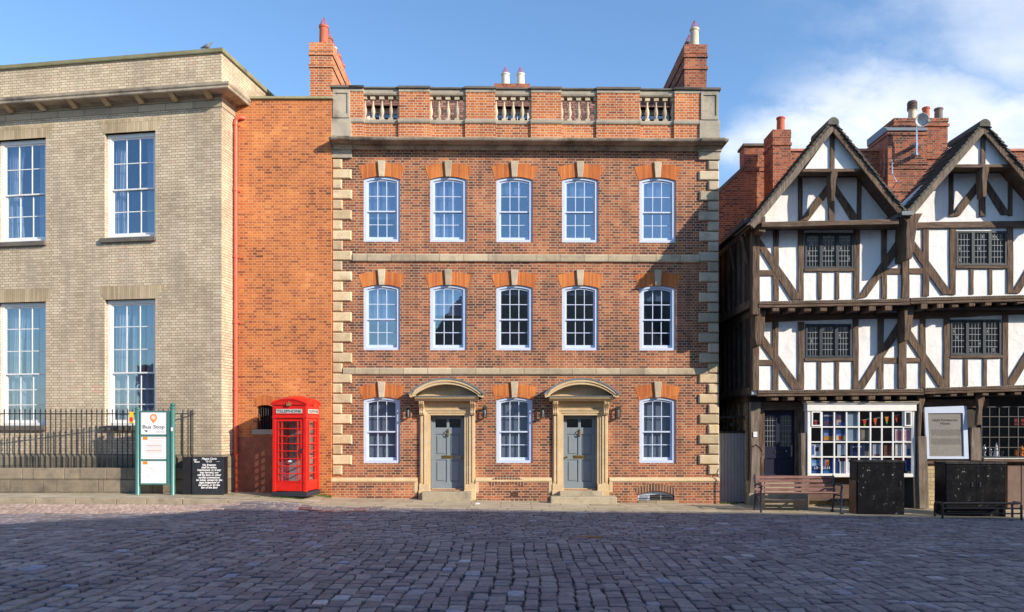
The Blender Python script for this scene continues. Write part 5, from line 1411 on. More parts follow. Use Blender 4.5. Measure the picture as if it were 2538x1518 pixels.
beam(Z3, R4(2345, 2450, 612, 985), V0-.03, 'hatch_door', paint('brown hatch', BR(.17,.11,.085), .6, .2), proud=.03, deep=.06, amp=.001)
beam(Z3, R4(2456, 2560, 612, 985), V0-.03, 'hatch_door', paint('brown hatch', BR(.17,.11,.085), .6, .2), proud=.03, deep=.06, amp=.001)
# shop door
d0, d1 = GX(418, 500, .10), GX(662, 500, .10); e0, e1 = GZ(722, .10), GZ(200, .10)
b = MB(); wl, wr_ = GX(520, 300, .10), GX(552, 300, .10); q0, q1 = GZ(470, .10), GZ(222, .10)
lfa = [(wl-.01, q0), (d0+.055, q0)]+arc(d0+.055, wl-.01, q1-.03, .03, 6); lfb = [(d1-.055, q0), (wr_+.01, q0)]+arc(wr_+.01, d1-.055, q1-.03, .03, 6)
b.holed(rect(d0, d1, e0, e1), [lfa, lfb, rect(d0+.09, (d0+d1)/2-.03, e0+.12, e0+.52), rect((d0+d1)/2+.03, d1-.09, e0+.12, e0+.52)], .10, .14)
b.box(d0+.02, d1-.02, .125, .14, e0+.02, e0+.56)
dr = b.build('door', M['navy'], tm, bevel=.004)
b = MB(); b.box(d0+.03, d1-.03, .118, .122, q0-.01, q1+.02); b.build('pane', M['glass_lead'], dr)
b = MB()
for (a, c_) in ((d0+.055, wl-.01), (wr_+.01, d1-.055)):
    for k in range(1, 4): x = a+(c_-a)*k/4; b.box(x-.004, x+.004, .112, .117, q0, q1-.02)
    for k in range(1, 6): z = q0+(q1-q0)*k/6; b.box(a, c_, .111, .116, z-.004, z+.004)
b.build('leading', M['came'], dr)
b = MB(); b.box((d0+d1)/2-.12, (d0+d1)/2+.12, .09, .099, q0-.17, q0-.11); b.build('letter_plate', M['iron'], dr)
b = MB(); b.blob((d1-.20, .085, q0-.12), (.02, .02, .02)); b.box(d1-.085, d1-.055, .06, .099, q0-.26, q0+.04); b.build('door_handle', flat('satin steel', BR(.5,.5,.5), .3, .5, .8), dr)
b = MB(); b.holed(rect(GX(400)+.003, GX(682)-.003, GZ(728)+.003, GZ(185)-.003), [rect(d0-.004, d1+.004, GZ(728)+.004, e1+.006)], .06, .15); b.build('door_frame', M['navy'], tm)
# steps
stx0, stx1 = GX(440, 850, -.40), GX(778, 850, -.40)
for k, (ya, vf) in enumerate(((735, -.15), (842, -.74), (892, -1.06))):
    b = MB(); z1_ = GZ(ya, vf)
    b.box(GX(405 if k == 0 else 432, 850, vf), GX(695 if k == 0 else 776-(0 if k == 1 else 2), 850, vf), vf, .06 if k == 0 else -.151 if k == 1 else -.741, -.4, z1_); b.build('step', M['step'], tm, bevel=.015)
# shop window: shallow bow with its own roof
sx0, sx1 = GX(770, 400, -.28), GX(1622, 400, -.28); sz0, sz1 = GZ(706, -.28), GZ(186, -.28)
vb = -.28; W_ = sx1-sx0; cant = .10
b = MB(); b.plan([(sx0, .02), (sx0, vb+.0), (sx1, vb), (sx1, .02)], sz0-.02, sz0+.07)
b.plan([(sx0-.02, .02), (sx0-.02, vb-.03), (sx1+.02, vb-.03), (sx1+.02, .02)], sz1-.01, sz1+.17)
b.plan([(sx0-.045, .02), (sx0-.045, vb-.06), (sx1+.045, vb-.06), (sx1+.045, .02)], sz1+.171, sz1+.20)
for x in (sx0+.0, sx1-.07): b.box(x, x+.07, vb+.001, .02, sz0+.071, sz1-.011)
sw = b.build('shop_window', M['white'], tm, bevel=.008)
b = MB(); b.prof([(.02, sz1+.201), (vb-.09, sz1+.201), (vb-.09, sz1+.225), (.02, sz1+.30)], sx0-.07, sx1+.07); b.build('window_roof', M['stone_grey'], sw, bevel=.01)
xs_ = [T(Z3, q, 400, vb)[0] for q in (795, 885, 984, 1081, 1179, 1270, 1360, 1448, 1530, 1600)]
zs_ = [GZ(q, vb) for q in (690, 552, 434, 315, 200)]
b = MB()
for x in xs_: b.box(x-.019, x+.019, vb+.012, vb+.055, sz0+.071, sz1-.012)
for i, z in enumerate(zs_[1:-1]):
    for q in range(len(xs_)-1): b.box(xs_[q]+.0195, xs_[q+1]-.0195, vb+.014, vb+.053, z-.017, z+.017)
b.build('glazing_bars', M['white'], sw, bevel=.003)
for q in (0, 8):
    b = MB(); b.holed(rect(xs_[q]+.02, xs_[q+1]-.02, zs_[3]+.02, sz1-.014), [rect(xs_[q]+.055, xs_[q+1]-.055, zs_[3]+.05, sz1-.05)], vb-.012, vb+.011); b.build('vent_casement', M['white'], sw, bevel=.003)
b = MB(); b.box(sx0+.06, sx1-.06, vb+.03, vb+.034, sz0+.06, sz1); b.build('pane', M['glass_clear'], sw)
b = MB(); b.box(sx0+.1, sx1-.1, .9, .93, sz0-.1, sz1); b.box(sx0+.1, sx1-.1, vb+.08, .89, sz0+.0, sz0+.03); b.build('display_back', paint('shop interior', BR(.07,.05,.04), .8, .3), sw)
# right hand window
rx0, rx1 = GX(2140, 400, -.02), XR_T-.6; rz0, rz1 = GZ(558, -.02), GZ(152, -.02)
b = MB(); b.holed(rect(rx0, rx1, rz0, rz1), [rect(rx0+.03, rx1-.03, rz0+.03, rz1-.03)], -.03, .06); rw = b.build('window', M['dark_frame'], tm)
b = MB(); n = int((rx1-rx0)/.245)
for k in range(1, n+1): x = rx0+k*.245-.01; b.box(x-.008, x+.008, -.012, .02, rz0+.03, rz1-.03)
for k in range(1, 5): z = rz0+(rz1-rz0)*k/5; b.box(rx0+.03, rx1-.03, -.010, .018, z-.008, z+.008)
b.build('glazing_bars', M['came'] if False else paint('dull bars', BR(.12,.11,.10), .6, .2), rw)
b = MB(); b.box(rx0+.03, rx1-.03, .022, .026, rz0+.03, rz1-.03); b.build('pane', M['glass_lead2'] if 'glass_lead2' in M else M['glass_clear'], rw)
b = MB(); b.box(rx0-.04, rx1, -.20, .05, rz0-.10, rz0-.02); b.build('sill', TIMH, rw, bevel=.01)
b = MB(); b.box(rx0-.02, rx1, -.205, -.15, rz0-.018, rz0-.002); b.build('sill_lead', M['white'], rw)
# side wall timbers facing the passage
sd = random.Random(9)
for (xc, va, z0_, z1_) in ((xc2, V2+.1, zj2-.1, ztie), (xc1, V1+.1, zj1-.1, zj2-.11), (xc0, V0+.1, zg, zg1)):
    b = MB(); y = va+.45
    while y < 6: b.box(xc-.035, xc, y, y+.17, z0_, z1_); y += sd.uniform(.42, .55)
    b.box(xc-.045, xc, va, 7.9, z0_, z0_+.2); b.box(xc-.045, xc, va, 7.9, z1_-.18, z1_)
    b.build('side_timbers', TIM, tm)
# leaning struts of the passage side eave
for y in (-.6, .5):
    b = MB(); b.tube([(xc2-.02, y, ztie-.9), (xc2-.2, y, ztie+.0)], .05, 6); b.build('eaves_strut', TIM, tm)
# ---- things on and in the timber house
def wp(x, z, v): return (TO[0]+x, TO[1]+v, z)
nx, nz = T(Z3, 356, 395, -.11); e = thing('door_notice', 'small white notice box on the corner post beside the navy door', 'sign', wp(nx, nz, -.102), 0)
b = MB(); b.box(-.05, .05, -.02, 0, 0, .135); b.build('plate', M['paper'], e, bevel=.004); b = MB(); b.box(-.03, .03, -.0215, -.0201, .09, .095); b.box(-.03, .02, -.0215, -.0201, .07, .075); b.build('small_print', M['grey_text'], e)
# plaque
v = -.12
pl = [T(Z3, *p, v) for p in ((1685, 160), (2020, 148), (2036, 568), (1703, 568))]
pn = [T(Z3, *p, v) for p in ((1714, 208), (1988, 206), (1998, 548), (1726, 548))]
cx_, cz_ = sum(p[0] for p in pl)/4, pl[3][1]
e = thing('plaque', 'grey engraved plaque in a white frame between the shop windows', 'plaque', wp(cx_, cz_, v), 0)
rl_ = lambda pts: [(p[0]-cx_, p[1]-cz_) for p in pts]
b = MB(); b.holed(rl_(pl), [rl_(pn)], -.05, .0); b.build('frame', M['frame'], e, bevel=.008)
b = MB(); b.poly(rl_(pn), -.02, -.0); 
bk = b.build('engraved_panel', stone_mat('bronze slate', BR(.22,.21,.19), BR(.27,.26,.235), rnd=0), e)
b = MB(); pc = rl_(pn); mxx = (pc[0][0]+pc[1][0])/2; tz = pc[0][1]
textmesh(b, 'Leigh-Pemberton', .095, mxx, -.021, tz-.20, ext=.001, bold=.002); textmesh(b, 'House', .095, mxx+.01, -.021, tz-.285, ext=.001, bold=.002)
rs = random.Random(6)
for i in range(12):
    z = tz-.43-i*.026-(.075 if i > 5 else 0); x = pc[3][0]+.06
    while x < pc[2][0]-.09:
        l = rs.uniform(.015, .06); b.box(x, min(x+l, pc[2][0]-.06), -.0215, -.0203, z, z+.011); x += l+.012
b.build('engraving', M['black_text'], bk)
for p in pc: pass
b = MB()
for sx, sz in ((pc[0][0]+.03, tz-.035), (pc[1][0]-.03, tz-.035), (pc[3][0]+.03, pc[3][1]+.04), (pc[2][0]-.03, pc[3][1]+.04)): b.blob((sx, -.02, sz), (.011, .008, .011))
b.build('screw', M['brass'], e)
# handrail
hx, hz = T(Z3, 405, 740, -.5)
e = thing('handrail', 'thin curved iron handrail beside the shop door steps', 'handrail', wp(hx, hz, -.5), 0)
b = MB(); b.tube([(-.02, .38, .88), (-.05, .30, .90), (-.03, .1, .84), (-.0, -.1, .72), (.02, -.18, .5), (.02, -.18, -.45)], .016, 8); b.build('rail', M['iron'], e, smooth=True)
b = MB(); b.tube([(-.055, -.13, .6), (-.045, -.13, -.4)], .012, 6); b.build('post', M['iron'], e)
# shop window display
def poster(px0, px1, py0, py1, base, bits, label, name='poster', v=None, cat='poster', yv=-.20, txt=None):
    x0, z1 = T(Z3, px0, py0, yv); x1, z0 = T(Z3, px1, py1, yv)
    e = thing(name, label, cat, wp((x0+x1)/2, z0, yv), 0)
    w_, h_ = x1-x0, z1-z0
    b = MB(); b.box(-w_/2, w_/2, 0, .006, 0, h_); s = b.build('sheet', pm(base), e)
    for k, (u0, u1, t0, t1, c_) in enumerate(bits):
        b = MB(); b.box(-w_/2+w_*u0, -w_/2+w_*u1, -.0016-.0004*k, -.0002, h_*t0, h_*t1); b.build('printed_area', pm(c_), e)
    if txt:
        s_, u, t, sz, c_ = txt
        b = MB(); textmesh(b, s_, sz, -w_/2+w_*u, -.004, h_*t, ext=.0008, bold=.001); b.build('lettering', pm(c_), e)
    return e
PMC = {}
def pm(c):
    if c not in PMC: PMC[c] = flat('print '+c, C(c), .5)
    return PMC[c]
poster(893, 972, 205, 312, '1c2c58', [(.1,.9,.12,.4,'5a3640'), (.35,.65,.3,.55,'2c4a8a')], 'navy poster headed LINCOLN in the top row, second pane from the left', txt=('LINCOLN', .5, .76, .05, 'e8e8f0'))
poster(990, 1070, 203, 312, '24345e', [(.1,.6,.1,.5,'b9a08c'), (.3,.95,.0,.3,'39589c'), (.3,.62,.55,.8,'7c4a3c')], 'navy poster with a figure in a pale robe, top row, third pane')
poster(893, 975, 335, 430, '20386c', [(.05,.95,.1,.45,'c08a3a'), (.05,.5,.45,.72,'6f8fc4')], 'blue and amber leaflet card in the second row behind the second pane')
poster(992, 1072, 335, 430, '2a4c86', [(.05,.95,.1,.5,'d8c8a0'), (.3,.7,.12,.5,'a04030'), (.05,.95,.5,.62,'5d8fd0')], 'leaflet card with red and blue pictures, second row, third pane')
poster(1085, 1172, 200, 430, '8fa0b0', [], 'plain pale grey panel behind the fourth column of panes', 'display_panel', cat='panel')
poster(1185, 1262, 320, 420, '6f6a60', [(.2,.8,.2,.8,'8d8474')], 'grey framed print in the second row behind the fifth pane')
poster(1462, 1588, 325, 432, 'd6ccd2', [(.05,.45,.1,.8,'b8808c'), (.55,.95,.1,.8,'c898a0')], 'pink and white printed sheets in the second row at the right end', cat='printed sheet')
poster(1462, 1588, 445, 548, 'c8c0c0', [(.05,.45,.1,.9,'e6e0dc'), (.72,.95,.1,.6,'355fa0')], 'white price list in the third row at the right end', cat='printed sheet')
poster(802, 880, 452, 545, 'd8dce4', [(.38,.72,.4,.75,'20242c'), (.0,.25,.1,.9,'3f6aa8')], 'white card with a small black picture, third row, leftmost pane', cat='card')
poster(1005, 1075, 450, 588, 'c4ccd8', [(.4,.95,.0,.38,'5a4460'), (.45,.9,.05,.18,'a03c38')], 'white booklet with a red cover picture, third row, third column', 'booklet', cat='booklet')
poster(1108, 1205, 450, 572, '1f2c56', [(.15,.85,.0,.25,'6b2f3c'), (.3,.6,.2,.5,'46629c')], 'navy LINCOLN book cover standing in the third row left of the robed picture', txt=('LINCOLN', .55, .78, .05, 'e8e8f0'), name='book', cat='book')
poster(1212, 1262, 450, 575, '30426e', [(.2,.9,.1,.55,'c8b8a4'), (.35,.7,.55,.85,'7c4a3c')], 'blue book cover with a robed figure, third row, fifth column', name='book', cat='book')
poster(1285, 1355, 450, 575, 'a9b2bf', [(.2,.8,.05,.35,'6d3038')], 'pale booklet with a dark red band in the third row, sixth column', 'booklet', cat='booklet')
poster(1375, 1440, 460, 548, '6f4534', [(.1,.9,.45,.55,'4a2c22')], 'brown box in the third row behind the seventh column', 'box', cat='box')
poster(802, 884, 575, 680, '6fa0d8', [(.0,1,.0,.30,'305ca0'), (.0,1,.55,.75,'a8c4e6')], 'bright blue postcard sheet in the bottom left pane', name='postcard', cat='postcard')
poster(895, 972, 570, 680, '4060a0', [(.2,.6,.45,.95,'d08a2c'), (.3,.5,.5,.8,'b03a2c'), (.0,1,0,.4,'2d7ab8')], 'blue and orange picture card in the bottom row, second pane', name='postcard', cat='postcard')
poster(812, 955, 622, 655, '1c3a6e', [], 'blue nameplate reading LINCOLN low in the shop window', name='nameplate', cat='nameplate', yv=-.225, txt=('LINCOLN', .5, .22, .095, 'e8e8e8'))
poster(995, 1015, 570, 680, '1d3c78', [], 'narrow blue strip in the bottom row beside the third column', name='card', cat='card')
poster(1024, 1108, 560, 685, 'd8dce2', [], 'white sloping display card in the bottom row, fourth column', name='card', cat='card')
poster(1545, 1585, 565, 665, '23407c', [], 'blue booklet in the bottom right pane beside the cabinet', name='booklet', cat='booklet')
poster(1475, 1520, 560, 590, 'b23a34', [], 'red booklet in the bottom row above the black cabinet', name='booklet', cat='booklet')
# bunting
e0_ = T(Z3, 800, 262, -.12); e1_ = T(Z3, 1500, 215, -.12); em = T(Z3, 1150, 285, -.12)
bt = thing('bunting', 'string of small coloured pennants hung inside the shop window', 'bunting', wp(em[0], em[1], -.12), 0)
cv_ = lambda t: ((1-t)**2*e0_[0]+2*t*(1-t)*em[0]+t*t*e1_[0]-em[0], 0, (1-t)**2*e0_[1]+2*t*(1-t)*em[1]+t*t*e1_[1]-em[1])
b = MB(); b.tube([cv_(i/20) for i in range(21)], .004, 4); b.build('string', M['paper'], bt)
for k, (t, c_) in enumerate(((.05,'a03038'), (.17,'8a3048'), (.30,'b04a3a'), (.45,'c84858'), (.60,'d83c30'), (.72,'e06a28'), (.85,'e8912c'), (.96,'d04434'))):
    p = cv_(t); b = MB(); b.poly([(p[0]-.05, p[2]), (p[0]+.05, p[2]-.004), (p[0]+.01, p[2]-.20)], -.003, .003); b.build('pennant', pm(c_), bt)
    if k in (4, 6):
        b = MB(); b.poly([(p[0]-.022, p[2]-.13), (p[0]+.026, p[2]-.13), (p[0]+.01, p[2]-.20)], -.004, .004); b.build('pennant_tip', pm('58c838'), bt)
# glassware and trinkets in the right-hand window
rs = random.Random(3)
prof_ = {'vase': [(.035, 0), (.05, .02), (.03, .06), (.055, .15), (.05, .2), (.02, .25), (.03, .28)], 'cone': [(.07, 0), (.05, .05), (.02, .25), (.004, .3)], 'jar': [(.05, 0), (.055, .02), (.055, .14), (.035, .17), (.035, .2)]}
M['shiny'] = flat('silvered glass', BR(.7,.72,.75), .12, .8, .8)
for k, (px, kind, sc_, m_, lab_) in enumerate(((2165, 'vase', 1.1, 'shiny', 'tall silvered vase at the left edge of the right window'), (2215, 'vase', .85, 'shiny', 'shorter silvered vase next to the tall one in the right window'), (2262, 'cone', 1.25, 'paper', 'white cone ornament standing in the right window'), (2310, 'jar', .7, 'glass_clear', 'small clear jar in the right window beside the white cone'), (2420, 'jar', .9, 'orange_ink', 'orange jar in the right window above the black bench'), (2462, 'vase', 1.0, 'orange_ink', 'orange vase at the right edge of the photo inside the window'))):
    x, z = T(Z3, px, 548, .15)
    b = MB(); b.lathe([(r_*sc_, z_*sc_) for r_, z_ in prof_[kind]], 0, 0, 0, 16)
    o = b.build({'vase': 'vase', 'cone': 'cone_ornament', 'jar': 'jar'}[kind], M[m_], None, smooth=True); o.location = wp(x, z, .15)
    tag(o, lab_, {'vase': 'vase', 'cone': 'ornament', 'jar': 'jar'}[kind])
x0, z1 = T(Z3, 2405, 250, .2); x1, z0 = T(Z3, 2481, 300, .2)
o = MB().box(-(x1-x0)/2, (x1-x0)/2, 0, .01, 0, z1-z0).build('card', pm('8c2c20'), None); o.location = wp((x0+x1)/2, z0, .2); tag(o, 'dark red card hanging high in the right-hand window', 'card')

# ================================================================== REAR BRICK BUILDING AND STACKS
fr3 = Frame(9.5, 4.0, 0, 0); RB = lambda x, y, v: fr3.loc(*Z1(x, y), v)
rb = thing('rear_brick_house', 'old red brick house with parapet gable standing behind the timbered gables', 'building', (9.5, 4.0, 0), 0)
a = RB(270, 502, 0); c_ = RB(1400, 560, 0); s0 = RB(55, 900, 0); st_ = RB(272, 690, 0)
sb = RB(470, 600, 0)
mb = MB(); mb.poly([(s0[0]-.0, 0), (11, 0), (11, c_[1]), (sb[0], c_[1]), (sb[0], a[1]-.08), (a[0], a[1]-.08), (st_[0], st_[1]), (s0[0], s0[1])], 0, .5)
mb.box(s0[0], s0[0]+.4, .502, 6, 0, s0[1]-.05); mb.build('wall', M['brick_red'], rb)
mb = MB(); mb.poly([(sb[0], c_[1]), (11, c_[1]), (11, c_[1]+.07), (sb[0], c_[1]+.07)], -.05, .55); mb.build('ridge_coping', paint('pink coping', BR(.50,.22,.15), .8, .3), rb)
mb = MB(); mb.box(a[0]-.05, sb[0]+.01, -.07, .57, a[1]-.08, a[1]); mb.build('parapet_coping', M['stone_dark'], rb, bevel=.01); mb = MB(); mb.box(a[0]-.04, sb[0]+.01, -.04, .54, a[1]-.85, a[1]-.80); mb.build('brick_band', M['brick_red'], rb)
d = Vector((s0[0]-st_[0], s0[1]-st_[1])).normalized(); 
mb = MB(); mb.poly([(st_[0], st_[1]), (s0[0]-.1, s0[1]-.1), (s0[0]-.16, s0[1]-.02), (st_[0], st_[1]+.10)], -.06, .6); mb.build('verge_coping', M['stone_dark'], rb)
# narrow stack with one red pot
p0, p1 = RB(497, 388, -1.2), RB(637, 388, -1.2)
ch = brick_stack(rb, 'chimney', p0[0], p1[0], -1.2, -.4, 4, p0[1], M['brick_red'], bands=(.42,))
q = RB(558, 380, -.8); pot(ch, q[0], -.8, p0[1]-.01, .115, .52, 'pot_red', False)
# big stepped stack
v = -.6
p0, p1, p2 = RB(1405, 395, v), RB(1712, 395, v), RB(1915, 270, v)
mb = MB(); mb.box(p0[0], p1[0], v, v+1.3, 3, p0[1]-.02); mb.box(p0[0]-.03, p1[0]+.02, v-.03, v+1.33, p0[1]-.14, p0[1]-.06)
x_m = p1[0]+.02
mb.box(p0[0]+.32, p2[0], v+.25, v+1.5, 3, p2[1]-.02); mb.box(p0[0]+.28, p2[0]+.035, v+.21, v+1.54, p2[1]-.26, p2[1]-.18); mb.box(p0[0]+.30, p2[0]+.02, v+.23, v+1.52, p2[1]-.12, p2[1]-.005)
mb.box(p0[0]+.28, p2[0]+.03, v+.21, v+1.54, RB(1800, 600, v)[1], RB(1800, 600, v)[1]+.05)
for yy2 in (665, 700, 880): zz = RB(1500, yy2, v)[1]; mb.box(p0[0]-.0+.1, p1[0]+.03, v-.035, v+.1, zz, zz+.05)
ch = mb.build('chimney', M['brick_red'], rb)
mb = MB(); mb.prof([(v-.06, p0[1]-.02), (v+.05, p0[1]+.10), (v+.26, p0[1]+.2), (v+1.3, p0[1]+.2), (v+1.3, p0[1]-.02)], p0[0]-.04, p1[0]+.02); mb.build('lead_capping', M['lead'], ch)
for px, m_, hh, rr_ in ((1597, 'pot_buff', .40, .115), (1706, 'pot_red', .46, .105), (1806, 'pot_grey', .43, .12)):
    q = RB(px, 270, v+.8)[0]; pot(ch, q, v+.8, p2[1]-.02, rr_, hh+.10, m_, False)
q = RB(1597, 270, v+.8)[0]
mb = MB(); zc_ = p2[1]+.46
for k in range(5): mb.lathe([(.14, 0), (.15, .01), (.15, .022), (.14, .03)], q, v+.8, zc_+k*.05, 16)
mb.blob((q, v+.8, zc_+.25), (.14, .14, .05)); mb.build('cowl', M['pot_grey'], ch, smooth=True)
# big roof mass behind the gables
mb = MB(); zz = c_[1]-.5; mb.prof([(.55, 4), (.55, zz-2), (3.5, zz), (7, zz-2.5), (7, 4)], s0[0]+.5, 11); mb.build('roof', M['tile_brown'], rb)
# dish
dx_, dz_ = RB(1658, 325, -1.0); gx = lambda x, y, v: (9.5+x, 4.0+v, y)
e = thing('satellite_dish', 'round pale grey satellite dish on a pole fixed to the big chimney', 'satellite dish', gx(dx_, RB(1640, 580, -1.0)[1], -1.0), 0)
zb_ = dz_-RB(1640, 580, -1.0)[1]; pxx = RB(1640, 580, -1.0)[0]-dx_+.0
mb = MB(); r_ = RB(1710, 325, -1.0)[0]-dx_
vs = []; fs = []; n = 24
for j in range(6):
    t = j/5
    for i in range(n): a_ = 2*math.pi*i/n; vs.append((r_*t*math.cos(a_), .10*(1-t*t), r_*1.05*t*math.sin(a_)))
for j in range(5):
    for i in range(n): fs.append((j*n+i, j*n+(i+1) % n, (j+1)*n+(i+1) % n, (j+1)*n+i))
mb.add(vs, fs); rm = Matrix.Rotation(R(-14), 3, 'Z') @ Matrix.Rotation(R(12), 3, 'X'); mb.v = [tuple(rm @ Vector(p)+Vector((0, -.12, zb_))) for p in mb.v]
ds = mb.build('dish', paint('dish grey', BR(.48,.49,.50), .5, .1), e, smooth=True, fixn=False); sdm = ds.modifiers.new('t', 'SOLIDIFY'); sdm.thickness = .012
mb = MB(); mb.tube([(pxx, .06, -.02), (pxx, .06, zb_-.35), (pxx, .02, zb_-.1), (0, -.01, zb_)], .025, 8); mb.build('pole', M['shiny'], e)
mb = MB(); mb.tube([(0, -.1, zb_-r_*.9), (.02, -.42, zb_-.18)], .012, 6); mb.box(-.03, .05, -.5, -.42, zb_-.2, zb_-.13); mb.build('feed_arm', M['lead'], e)
mb = MB(); mb.box(pxx-.07, pxx+.07, .07, .40, .0, .06); mb.box(pxx-.07, pxx+.07, .07, .40, .28, .34); mb.build('wall_bracket', M['lead'], e)
# television aerial
ax0 = RB(1440, 700, -1.4); e = thing('tv_aerial', 'spindly television aerial beside the big brick chimney', 'aerial', gx(ax0[0], RB(1470, 830, -1.4)[1], -1.4), 0)
zz0 = RB(1470, 830, -1.4)[1]
mb = MB(); P_ = lambda x, y: (RB(x, y, -1.4)[0]-ax0[0], 0, RB(x, y, -1.4)[1]-zz0)
mb.tube([(P_(1478, 830)[0], .25, P_(1478, 830)[2]), P_(1475, 800), P_(1440, 740), P_(1435, 625)], .017, 6); mb.build('mast', M['shiny'], e)
mb = MB(); mb.tube([P_(1350, 665), P_(1590, 585) and (P_(1550, 640)[0], -.25, P_(1550, 640)[2])], .010, 6); mb.build('boom', M['iron'], e)
mb = MB()
for k in range(9):
    t = k/8; x = P_(1350, 0)[0]+(P_(1550, 0)[0]-P_(1350, 0)[0])*t; z = P_(0, 665)[2]+(P_(0, 640)[2]-P_(0, 665)[2])*t
    mb.tube([(x, -.25*t, z-.16+.06*t), (x, -.25*t, z+.16-.06*t)], .005, 4)
for px in (1373, 1510): mb.tube([P_(px, 575), P_(px, 760)], .009, 4)
mb.build('elements', M['iron'], e)

# ================================================================== PASSAGE GATE
fg = Frame(5.75, .35, 0, 0)
g0, gz1_ = fg.loc(*Z3(60, 355), 0); g1, _ = fg.loc(*Z3(296, 355), 0); gzb = gp(5.75)
gt = thing('passage_gate', 'grey boarded gate with iron top closing the passage beside the timbered house', 'gate', (5.75, .35, gzb), 0)
hh = gz1_-gzb
mb = MB(); n = 9; w_ = (g1-g0-.02)/n
for k in range(n): mb.box(g0+.01+k*w_+.004, g0+.01+(k+1)*w_-.004, 0, .03, .03, hh-.02)
mb.box(g0+.01, g1-.01, .02, .032, .03, hh-.03); mb.build('boards', paint('grey gate paint', BR(.27,.27,.29), .6, .1), gt, bevel=.004)
mb = MB(); mb.box(g0-.0, g1, -.01, .04, hh-.03, hh+.02); mb.build('top_rail', M['iron'], gt)
zt_ = fg.loc(*Z3(150, 238), 0)[1]-gzb
mb = MB(); mb.box(g0, g1, 0, .03, zt_-.02, zt_+.02)
for k in range(8): x = g0+.05+k*(g1-g0-.1)/7; mb.tube([(x, .015, zt_), (x, .015, zt_+.14), (x, .015, zt_+.18)], [.009, .009, .001], 5)
cxg, czg = (g0+g1)/2, (hh+zt_)/2
for s in (-1, 1): mb.tube([(g0 if s < 0 else g1, .015, hh), (cxg, .015, czg), (g0 if s < 0 else g1, .015, zt_)], .009, 5)
mb.blob((cxg, .015, czg), (.05, .01, .05)); mb.build('ironwork', M['iron'], gt)

# ================================================================== BENCHES
def place(px, py, v_y):  # point on the world plane y=v_y
    f = Frame(0, v_y, 0, 0); return f.loc(px, py, 0)
bx0, _ = place(*Z3(357, 990), -1.45); bx1, _ = place(*Z3(978, 990), -1.45)
bg_ = gp(6.6)
pb = thing('park_bench', 'wooden slatted bench with black cast iron ends in front of the shop steps', 'bench', ((bx0+bx1)/2, -1.62, bg_), 0)
hw = (bx1-bx0)/2
M['bench_wood'] = wood_mat('faded red bench slats', BR(.20,.10,.085), BR(.34,.20,.17), 'x')
mb = MB()
for k, (y, z) in enumerate(((.155, .52), (.175, .62), (.195, .72), (.212, .81))):
    mb = MB(); mb.box(-hw-.03, hw+.03, y-.012, y+.012, z-.036, z+.036); mb.build('back_slat', M['bench_wood'], pb, bevel=.008)
for k in range(5):
    mb = MB(); y = -.22+k*.082; mb.box(-hw-.03, hw+.03, y-.032, y+.032, .425+.012*abs(k-3), .447+.012*abs(k-3)); mb.build('seat_slat', M['bench_wood'], pb, bevel=.008)
for s in (-1, 1):
    x = s*hw; mb = MB()
    mb.tube([(x, .26, .0), (x, .22, .18), (x, .155, .38), (x, .17, .58), (x, .215, .84), (x, .235, .88)], [.024, .02, .026, .022, .022, .014], 8)
    mb.tube([(x, -.27, .0), (x, -.23, .12), (x, -.25, .30), (x, -.25, .46), (x, -.27, .60), (x, -.24, .66)], [.028, .02, .024, .022, .022, .018], 8)
    mb.tube([(x, .17, .62), (x, .05, .66), (x, -.12, .655), (x, -.26, .65), (x, -.32, .62), (x, -.30, .575), (x, -.27, .59)], [.02, .022, .026, .026, .024, .018, .012], 8)
    mb.tube([(x, -.25, .41), (x, 0, .40), (x, .16, .41)], .020, 8)
    mb.tube([(x, -.23, .16), (x, -.08, .26), (x, .06, .26), (x, .21, .16)], .013, 6)
    mb.tube([(x, -.08, .26), (x, -.02, .33), (x, .06, .26)], .011, 6); mb.box(x-.035, x+.035, -.31, -.23, -.02, .012); mb.box(x-.035, x+.035, .23, .30, -.02, .012)
    mb.build('cast_iron_end', paint('bench iron', BR(.02,.028,.05), .35, .2, .6), pb, smooth=True)

def cabinet(name, label, px0, px1, py0, py1, v_y, depth, parts, tilt=0):
    x0, z1 = place(px0, py0, v_y); x1, z0 = place(px1, py1, v_y)
    cx_ = (x0+x1)/2; e = thing(name, label, 'cabinet', (cx_, v_y, z0), tilt)
    w_, h_ = x1-x0, z1-z0
    b = MB(); b.box(-w_/2+.012, w_/2-.012, .008, depth-.01, -.02, h_-.05); body = b.build('body', M['cab'], e, bevel=.006)
    b = MB(); b.frus((-w_/2-.012, w_/2+.012, -.018, depth+.012, h_-.05), (-w_/2-.0, w_/2, -.006, depth, h_)); b.build('lid', M['cab'], e, bevel=.006)
    n = parts
    for k in range(n):
        a = -w_/2+.02+k*(w_-.04)/n; c2 = a+(w_-.04)/n-.006
        b = MB(); b.box(a, c2, -.008, .0075, .03, h_-.07); d_ = b.build('door', M['cab'], e, bevel=.005)
        b = MB(); xx = c2-.09 if k == 0 else a+.09; b.box(xx-.02, xx+.02, -.022, -.0085, h_*.55, h_*.63); b.build('handle', M['iron'], d_, bevel=.004)
    return e, w_, h_
g = G('scuffed black paint', .28, .12); ob = g.co('Object')
spk = g.ramp(g.noise(ob, 9, 8, .75), [(.60, W4(0)), (.63, W4(1))]); spk2 = g.ramp(g.noise(ob, 2.0, 3, .5), [(.45, W4(0)), (.62, W4(1))])
g.col(g.mix(g.mth('MULTIPLY', spk, spk2), BR(.008,.008,.010), BR(.34,.34,.33)))
g.l(g.ramp(g.noise(ob, 4, 5, .6), [(.3, W4(.22)), (.7, W4(.5))]), g.b.inputs['Roughness']); g.bump(g.noise(ob, 12, 5, .6), .006, .7); M['cab'] = g.m
